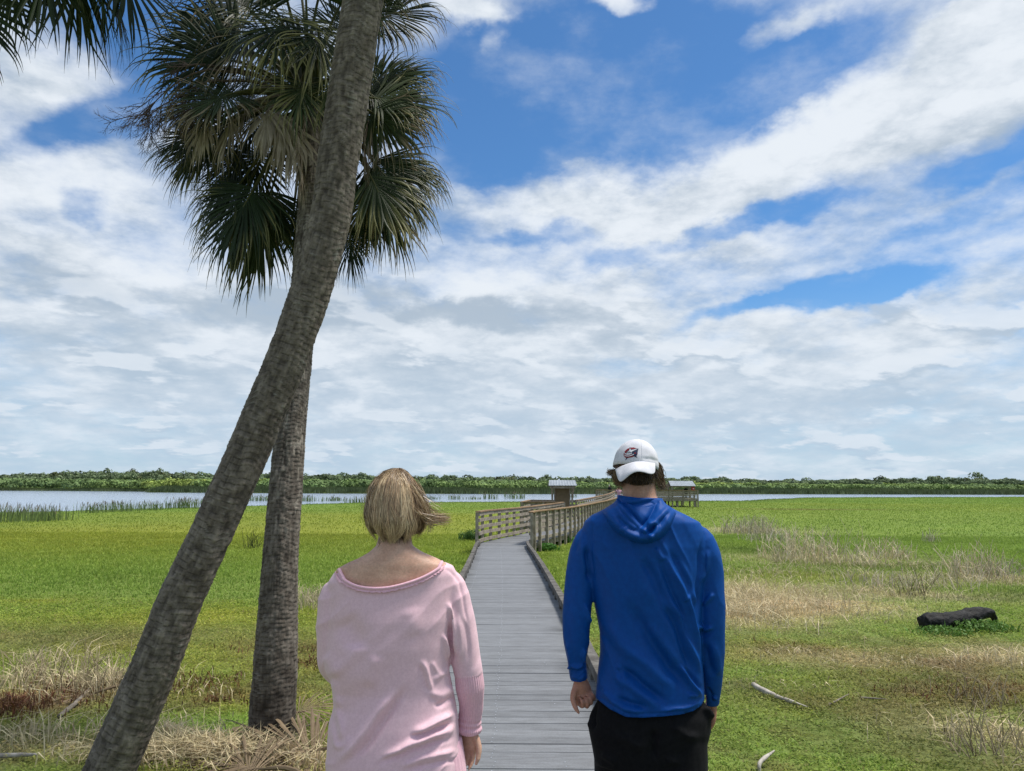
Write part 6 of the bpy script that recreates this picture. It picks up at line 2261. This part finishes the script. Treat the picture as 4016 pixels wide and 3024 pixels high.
    outer = sheet([
        c5((655, 590), (740, 650), (850, 690), (960, 680), (1058, 612)),
        c5((625, 640), (720, 760), (860, 850), (980, 790), (1095, 660)),
        c5((570, 680), (690, 830), (880, 930), (1050, 850), (1140, 690)),
        c5((530, 705), (660, 880), (890, 985), (1075, 905), (1172, 722)),
        c5((512, 722), (640, 905), (880, 1012), (1080, 940), (1188, 738)),
        c5((508, 726), (636, 912), (880, 1024), (1084, 950), (1192, 742))],
        [(.010, .016, .020, .016, .010), (.020, .030, .034, .032, .020), (.022, .036, .050, .040, .022), (.016, .036, .052, .038, .016), (.004, .016, .026, .016, .004), (-.004, -.004, -.004, -.004, -.004)], 120, 60)
    # fold relief in pixels: sharp diagonal edge from the collar down to the tip, deep pocket beside it
    U = outer[:, :, :2].reshape(-1, 2)
    D = np.zeros(len(U))
    for (line, amp, width) in [
        (c5((640, 640), (740, 745), (830, 840), (960, 966)), .016, 9), (c5((690, 640), (790, 770), (870, 872)), -.018, 11), (c5((1010, 650), (960, 760), (885, 872)), -.016, 11), (c5((1125, 690), (1040, 780), (960, 850), (890, 880)), .013, 12),
        (c5((970, 966), (1010, 900), (1010, 850), (950, 840)), .012, 9), (c5((930, 930), (975, 890), (985, 860)), -.015, 11), (c5((660, 800), (760, 880), (860, 930)), -.006, 12), (c5((560, 740), (680, 900), (800, 960)), .007, 14),
        (c5((1150, 740), (1090, 850), (1000, 950)), .006, 13), (c5((640, 700), (720, 810), (800, 880)), .006, 8), (c5((1100, 760), (1030, 850)), -.007, 9), (c5((680, 905), (740, 870)), .004, 7)]:
        Q = cat([(a, b, 0) for a, b in line], 24)[:, :2]
        best = np.full(len(U), 1e9)
        for i in range(len(Q) - 1):
            best = np.minimum(best, seg_dist(U, Q[i], Q[i + 1])[0])
        D += amp * np.exp(-(best / width) ** 2)
    outer[:, :, 2] += D.reshape(outer.shape[:2])
    hbm.grid(to3(outer))
    # standing collar round the neck
    col_rows = []
    ncol = 90
    topv = c5((655, 572), (690, 578), (760, 590), (850, 603), (960, 605), (1030, 603), (1060, 606))
    T = cat([(a, b, 0) for a, b in topv], ncol)
    lx, rx = T[0, 0], T[-1, 0]
    for f in np.linspace(0, 1, 14):
        r = []
        for j in range(ncol):
            a = math.pi * (j / (ncol - 1))
            u = (lx + rx) / 2 - (rx - lx) / 2 * math.cos(a) * (1 + .10 * f)
            v = np.interp(u, T[:, 0], T[:, 1]) + f * 48
            y = YM - .012 - math.sin(a) * (.084 + .012 * f) - .004 * math.sin(f * 9 + a * 4)
            r.append(PX(u, v, y))
        for j in range(1, 60):                                           # round the front
            a = math.pi * (1 + j / 60)
            u = (lx + rx) / 2 - (rx - lx) / 2 * math.cos(a) * (1 + .10 * f)
            r.append(PX(u, 1955 + f * 52 + 26 * abs(math.sin(a)), YM - .012 - math.sin(a) * .088))
        r.append(r[0])
        col_rows.append(r)
    hbm.grid(np.array(col_rows))
    o = hbm.build("hood", M_BLUE, root)
    so = o.modifiers.new('s', 'SOLIDIFY'); so.thickness = .003; so.offset = -1
    ss = o.modifiers.new('sub', 'SUBSURF'); ss.levels = 1; ss.render_levels = 1

    # ---- trousers
    tb = MB()
    tb.rings(rows_px([(2690, 2372, 2728, .085), (2735, 2352, 2752, .098), (2800, 2318, 2786, .122), (2860, 2308, 2784, .132), (2930, 2322, 2764, .130), (2990, 2332, 2748, .122)], YM), 48, 2.4)
    for sx, fy in ((-1, .18), (1, -.14)):
        hx = PX(2446 if sx < 0 else 2656, 3010, YM)[0]
        tb.tube(cat([(hx, YM, .70), (hx, YM + fy * .2, .52), (hx, YM + fy * .5, .40), (hx, YM + fy, .07)], 24), np.interp(np.linspace(0, 1, 24), [0, .3, .5, .7, 1], [.116, .108, .098, .086, .074]), 26, True)
        shoe((hx, YM + fy, 0)).build("shoe", M_SHOE, root)
    mt = remeshed(tb, .007, 5)
    folds(mt, [(c6((400, 1080), (375, 1200), (390, 1290)), .012, 8), (c6((430, 1060), (410, 1180), (420, 1290)), -.010, 8), (c6((1470, 1200), (1420, 1130), (1390, 1080)), .012, 8), (c6((600, 1320), (760, 1420), (900, 1480)), .006, 16), (c6((1100, 1250), (1250, 1350), (1380, 1360)), .006, 16), (c6((960, 1280), (955, 1560)), -.010, 14),
               (c6((480, 1500), (640, 1600)), .006, 14), (c6((1050, 1560), (1200, 1600)), .006, 14)], .3, 9, .004)
    link("trousers", mt, M_BLACK, root)

    # ---- hair
    hb = MB()
    D1, D2, D3 = np.array((.050, .032, .020)), np.array((.125, .080, .045)), np.array((.30, .21, .11))
    S, Cc = [], []
    for i in range(2600):
        u, v = RNG.normal(2507, 40), RNG.uniform(1826, 1902)
        if v > 1902 - 34 * ((u - 2507) / 68) ** 2 * .5:
            continue
        h, nn, _, _ = bt.ray_cast(Vector((0, 0, CAM_Z)), ray(u, v).normalized())
        if h is None or h.y > YM + .05:
            continue
        p = np.array(tuple(h)); nn = np.array(tuple(nn))
        L = np.interp(v, [1826, 1870, 1902], [.030, .017, .005]) * RNG.uniform(.6, 1.2)
        d = unit(np.array((RNG.normal(0, .22), 0, -1.0)) + nn * .25)
        S.append(cat([p - nn * .001, p + d * L * .5 + nn * .002, p + d * L + nn * .001 * RNG.random()], 6))
        Cc.append(D1 * RNG.uniform(.5, 1.5) if RNG.random() < .85 else D2)
    ribbons(hb, np.array(S), np.full(len(S), .0012), np.array(Cc))

    def locks(A, B, k, dyA, dyB, cA, cB, wmin=.0008, wmax=.0022, noise=.0012, K=16, end=.006):
        A3 = cat([tuple(PX(a, b, YM + d)) for (a, b), d in zip(A, np.linspace(*dyA, len(A)))], K)
        B3 = cat([tuple(PX(a, b, YM + d)) for (a, b), d in zip(B, np.linspace(*dyB, len(B)))], K)
        f = RNG.random((k, 1, 1))
        S = A3[None] * (1 - f) + B3[None] * f + RNG.normal(0, .0025, (k, 1, 3)) + np.cumsum(RNG.normal(0, noise, (k, K, 3)), 1)
        S += np.linspace(0, 1, K)[None, :, None] ** 2 * RNG.normal(0, end, (k, 1, 3))
        c = cA + (cB - cA) * (RNG.random((k, 1)) ** 1.5)
        ribbons(hb, S, RNG.uniform(wmin, wmax, k), c)

    def c2(*a):
        return [(2350 + x * .1582, 1700 + y * .1582) for x, y in a]

    locks(c2((1400, 720), (1420, 900), (1440, 1080), (1500, 1240), (1600, 1385)), c2((1470, 740), (1560, 900), (1570, 1060), (1565, 1180), (1580, 1290)), 420, (-.035, -.03), (.0, .02), D1 * 1.2, D3)
    locks(c2((1390, 860), (1400, 1000), (1420, 1150), (1470, 1260), (1560, 1350)), c2((1420, 800), (1480, 980), (1510, 1120), (1540, 1200), (1600, 1340)), 220, (-.05, -.03), (-.02, .0), D2, D3)
    locks(c2((1150, 980), (1190, 1050), (1210, 1110), (1230, 1150)), c2((1300, 990), (1330, 1080), (1330, 1160), (1360, 1240)), 160, (-.085, -.075), (-.055, -.05), D1, D3 * .9, end=.004)
    locks(c2((400, 900), (360, 1000), (360, 1120), (420, 1230), (520, 1290)), c2((430, 950), (430, 1080), (470, 1180), (530, 1240), (565, 1300)), 190, (.0, .02), (-.04, -.03), D2, D3)
    locks(c2((400, 910), (340, 950), (270, 970), (225, 1000), (260, 1020)), c2((400, 900), (330, 930), (270, 930), (225, 960), (235, 985)), 90, (.01, .02), (.0, .02), D2, D3, end=.003)
    locks(c2((330, 950), (250, 950), (205, 920), (215, 885), (265, 905)), c2((330, 955), (255, 955), (210, 925), (222, 890), (270, 912)), 10, (.01, .02), (.01, .02), D2, D3, .0006, .0012, .0003, end=.001)
    locks(c2((350, 930), (300, 985), (330, 1010), (360, 1040)), c2((380, 930), (330, 1000), (370, 1060), (350, 1080)), 60, (.01, .02), (.0, .02), D2, D3, end=.003)
    hb.build("hair", M_HAIR, root)

    # ---- cap, worn backwards
    cc = PX(2493, 1829, YM + .0)
    CMx = Matrix.Translation(Vector(cc)) @ Matrix.Rotation(R(8.0), 4, 'Y') @ Matrix.Rotation(R(-7), 4, 'X')
    A_, B_, H_ = .0905, .104, .108
    rows, nphi = [], 144
    ph = np.linspace(0, 2 * np.pi, nphi, endpoint=False)
    for s in np.linspace(0, 1, 40):
        z = H_ * math.sin(s * math.pi / 2)
        r = max(.001, math.cos(s * math.pi / 2)) ** .86
        seam = np.zeros(nphi)
        for k in range(6):
            d = np.abs((ph - (k * math.pi / 3 + math.pi / 6) + math.pi) % (2 * math.pi) - math.pi)
            seam += .0013 * np.exp(-(d * r / .035) ** 2)
        x = np.sin(ph) * A_ * (r - seam); y = -np.cos(ph) * B_ * (r - seam)
        P_ = np.stack([x, y, np.full(nphi, z - .010 * (s < .02))], 1)
        P_ = P_ * (1 + .034 * fbm(P_ * np.array((14, 14, 20)), 3, 77) * sstep(s, 0, .15) * sstep(s, 1.0, .7))[:, None]
        rows.append(P_)
    G = np.array(rows)
    # a soft horizontal crease above the visor on one side
    cr = np.exp(-((G[:, :, 2] - .020 - .10 * (G[:, :, 0] - .03)) / .006) ** 2) * sstep(G[:, :, 0], -.01, .03) * (G[:, :, 1] < 0)
    G[:, :, 1] += .004 * cr
    G = np.concatenate([G, G[:, :1]], 1)
    W = np.array(CMx)
    G = G @ W[:3, :3].T + W[:3, 3]
    cap = MB()
    cap.grid(G)
    capo = cap.build("cap", M_CAPW, root)
    so = capo.modifiers.new('s', 'SOLIDIFY'); so.thickness = .002; so.offset = -1
    mc = capo.data
    ctree = BVHTree.FromPolygons([v.co for v in mc.vertices], [tuple(p.vertices) for p in mc.polygons])
    bpos = CMx @ Vector((0, 0, H_))
    MB().sphere(bpos, (.007, .007, .004), 14, 8).build("button", M_CAPW, capo)
    vb = MB()
    vs = []
    seam_l = cat([(a, b, 0) for a, b in c2((392, 892), (560, 805), (720, 745), (880, 700), (1050, 692), (1220, 705), (1390, 722))], 60)
    edge_l = cat([(a, b, 0) for a, b in c2((400, 905), (440, 1060), (480, 1160), (525, 1192), (585, 1160), (720, 1050), (850, 975), (960, 948), (1100, 958), (1220, 990), (1310, 1003), (1362, 985), (1388, 930), (1390, 730))], 60)
    for i in range(22):
        f = i / 21
        r = []
        for j in range(60):
            a = seam_l[j]; 
            ys = YM - .006 - B_ * math.sqrt(max(.02, 1 - ((a[0] - 2493) / 91.0) ** 2))
            b = edge_l[j]
            g = math.sin(math.pi * j / 59) ** .6
            u = a[0] * (1 - f) + b[0] * f; v = a[1] * (1 - f) + b[1] * f
            y = (ys - .002) - .062 * g * math.sin(f * math.pi / 2) ** 1.0
            r.append((u, v, y))
        vs.append(r)
    vs = np.array(vs)
    Yv = vs[:, :, 2]
    for _ in range(4):
        Yv[:, 1:-1] = (Yv[:, :-2] + 2 * Yv[:, 1:-1] + Yv[:, 2:]) / 4
    vb.grid(np.array([[PX(*q_) for q_ in r] for r in vs]))
    vo = vb.build("visor", M_CAPW, capo)
    so = vo.modifiers.new('s', 'SOLIDIFY'); so.thickness = .0035; so.offset = 1

    # emblem stitched on the cap: star over a striped swoosh
    NAVY = material("navy_thread", (.010, .020, .065), (.008, .016, .05), 200, 2, .6)
    REDT = material("red_thread", (.24, .012, .022), (.19, .010, .018), 200, 2, .6)
    SILV = material("silver_thread", (.70, .71, .74), (.6, .61, .64), 200, 2, .55)
    em = MB()

    def poly(pts, mi, lift):
        P = [(2350 + x * .1582, 1700 + y * .1582) for x, y in pts]
        bm = bmesh.new()
        vs_ = [bm.verts.new((a, b, 0)) for a, b in P]
        f = bm.faces.new(vs_)
        bmesh.ops.triangulate(bm, faces=[f])
        bmesh.ops.subdivide_edges(bm, edges=bm.edges[:], cuts=1)
        bmesh.ops.triangulate(bm, faces=bm.faces[:])
        bm.verts.index_update()
        V = []
        for w in bm.verts:
            h = ctree.ray_cast(Vector((0, 0, CAM_Z)), ray(w.co.x, w.co.y).normalized())[0]
            h = h if h is not None else px(w.co.x, w.co.y, YM - .1)
            V.append((h.x, h.y - lift, h.z))
        em.add(V, None, [tuple(x.index for x in f_.verts) for f_ in bm.faces], None, mi)
        bm.free()

    poly([(700, 585), (715, 600), (640, 672), (672, 592)], 0, .0016)
    poly([(855, 560), (910, 548), (948, 608), (900, 588)], 0, .0016)
    poly([(935, 370), (850, 346), (770, 350), (690, 382), (632, 440), (602, 505), (610, 560), (645, 598), (710, 604), (800, 590), (880, 560), (935, 545), (955, 480), (880, 480), (800, 512), (720, 535), (672, 520), (664, 480), (700, 432), (760, 400), (850, 385)], 1, .0020)
    poly([(972, 372), (958, 430), (932, 545), (872, 560), (800, 530), (830, 470), (890, 420)], 0, .0024)
    poly([(620, 520), (650, 545), (720, 552), (800, 532), (860, 505), (862, 520), (800, 552), (720, 572), (650, 566), (622, 545)], 2, .0028)
    poly([(612, 475), (634, 512), (690, 532), (760, 520), (830, 490), (832, 476), (760, 503), (690, 514), (640, 490), (622, 462)], 2, .0028)
    poly([(757, 328), (785, 400), (972, 372), (828, 452), (840, 500), (752, 462), (664, 478), (735, 420)], 0, .0030)
    poly([(760, 362), (780, 412), (940, 386), (810, 446), (805, 478), (755, 448), (690, 468), (742, 424)], 2, .0036)
    poly([(870, 470), (905, 472), (908, 500), (880, 508), (862, 492)], 1, .0034)
    em.build("emblem", [NAVY, REDT, SILV], capo, smooth=False)
    return root


man()


# ------------------------------------------------------------------ small far-off people
def far_person(loc, H, shirt, legs, hair, label, yaw=0.0, sit=False, lean=0.0, raised=False):
    x, y, z = loc
    root = empty("person", loc, label, "person", "far-off visitors on the boardwalk")
    s = H / 1.7
    D = .42 * s if sit else 0

    def q(a, b, c):
        ca, sa = math.cos(yaw), math.sin(yaw)
        return np.array((x + (a * ca - b * sa) * s, y + (a * sa + b * ca) * s, z + c * s - D))

    mb = MB()
    mb.sphere(q(0, .03 + lean, 1.58), np.array((.075, .09, .11)) * s, 16, 12)
    mb.tube([q(0, lean * .8, 1.36), q(0, .01 + lean, 1.54)], .052 * s, 12)
    mb.tube([q(0, 0, .82), q(0, lean * .3, 1.05), q(0, lean * .6, 1.25), q(0, lean * .8, 1.40)], np.array([(.15, .10), (.135, .09), (.17, .105), (.10, .07)]) * s, 18, True)
    for sx in (-1, 1):
        if raised:
            arm = [q(sx * .18, lean * .8, 1.36), q(sx * .26, .12 + lean, 1.2), q(sx * .10, .2 + lean, 1.52)]
        else:
            arm = [q(sx * .18, lean * .8, 1.36), q(sx * .23, lean * .5, 1.08), q(sx * .22, .08 + lean * .3, .84)]
        mb.tube(cat(arm, 10), np.linspace(.05, .034, 10) * s, 10)
        mb.sphere(arm[-1], .042 * s, 10, 8)
        if sit:
            leg = [q(sx * .09, 0, .86), q(sx * .10, .42, .88), q(sx * .10, .45, .46)]
        else:
            leg = [q(sx * .09, 0, .86), q(sx * .10, .05 * sx, .48), q(sx * .10, -.02 + .08 * sx, .05)]
        mb.tube(cat(leg, 12), np.linspace(.085, .045, 12) * s, 12)
        mb.tube([leg[-1], leg[-1] + np.array((0, .16, -.01)) * s], .042 * s, 10)
    me = remeshed(mb, .012, 3)
    co = get_co(me)
    zl = (co[:, 2] + D - z) / s
    C = np.tile(np.array((.42, .25, .17)), (len(co), 1))
    set_col(me, C)
    link("body", me, M_SKIN, root)
    no = get_no(me)

    def garment(name, mask, col, off, m):
        bm = bmesh.new(); bm.from_mesh(me)
        bm.verts.ensure_lookup_table()
        bmesh.ops.delete(bm, geom=[bm.verts[i] for i in np.nonzero(~mask)[0]], context='VERTS')
        for v in bm.verts:
            v.co += v.normal * off
        m2 = bpy.data.meshes.new(name); bm.to_mesh(m2); bm.free()
        set_col(m2, np.tile(np.array(col), (len(m2.vertices), 1)))
        link(name, m2, m, root)

    garment("shirt", (zl > .80) & (zl < 1.42) & (np.abs((co[:, 0] - x)) < .30 * s), shirt, .012 * s, M_CLOTH)
    garment("trousers", (zl > .08) & (zl < .90), legs, .010 * s, M_CLOTH)
    garment("hair", (zl > 1.53) & ((co[:, 1] - y) < (.07 + lean) * s) & (np.linalg.norm(co[:, :2] - q(0, .03 + lean, 0)[:2], axis=1) < .2 * s), hair, .014 * s, M_CLOTH)
    return root


M_CLOTH = material("plain_cloth", None, (.8, .8, .8), 20, 3, .85, attr=True, spec=.15)
p = px(2427, 1922, 66.0)
zdk = float(np.interp(66, CL[:, 1], CL[:, 2])); xdk = float(np.interp(66, CL[:, 1], CL[:, 0]))
far_person((p.x, 66.0, zdk), 1.62, (.60, .36, .42), (.03, .03, .035), (.10, .06, .04), "distant person in a pale pink top on the boardwalk by the man's neck", 0, False, 0, True)
p = px(2390, 1912, 99.0)
far_person((p.x, 98.6, ZD), 1.66, (.015, .015, .018), (.02, .02, .025), (.45, .43, .40), "distant grey-haired person in black behind the end platform railing", .3, False, .10)
p = px(2690, 1912, YD + 1.4)
far_person((p.x, YD + 1.4, ZD), 1.52, (.012, .012, .018), (.02, .02, .025), (.012, .011, .011), "distant dark-haired person in black under the shelter roof", 0, False, .05)
bpy.context.view_layer.update()
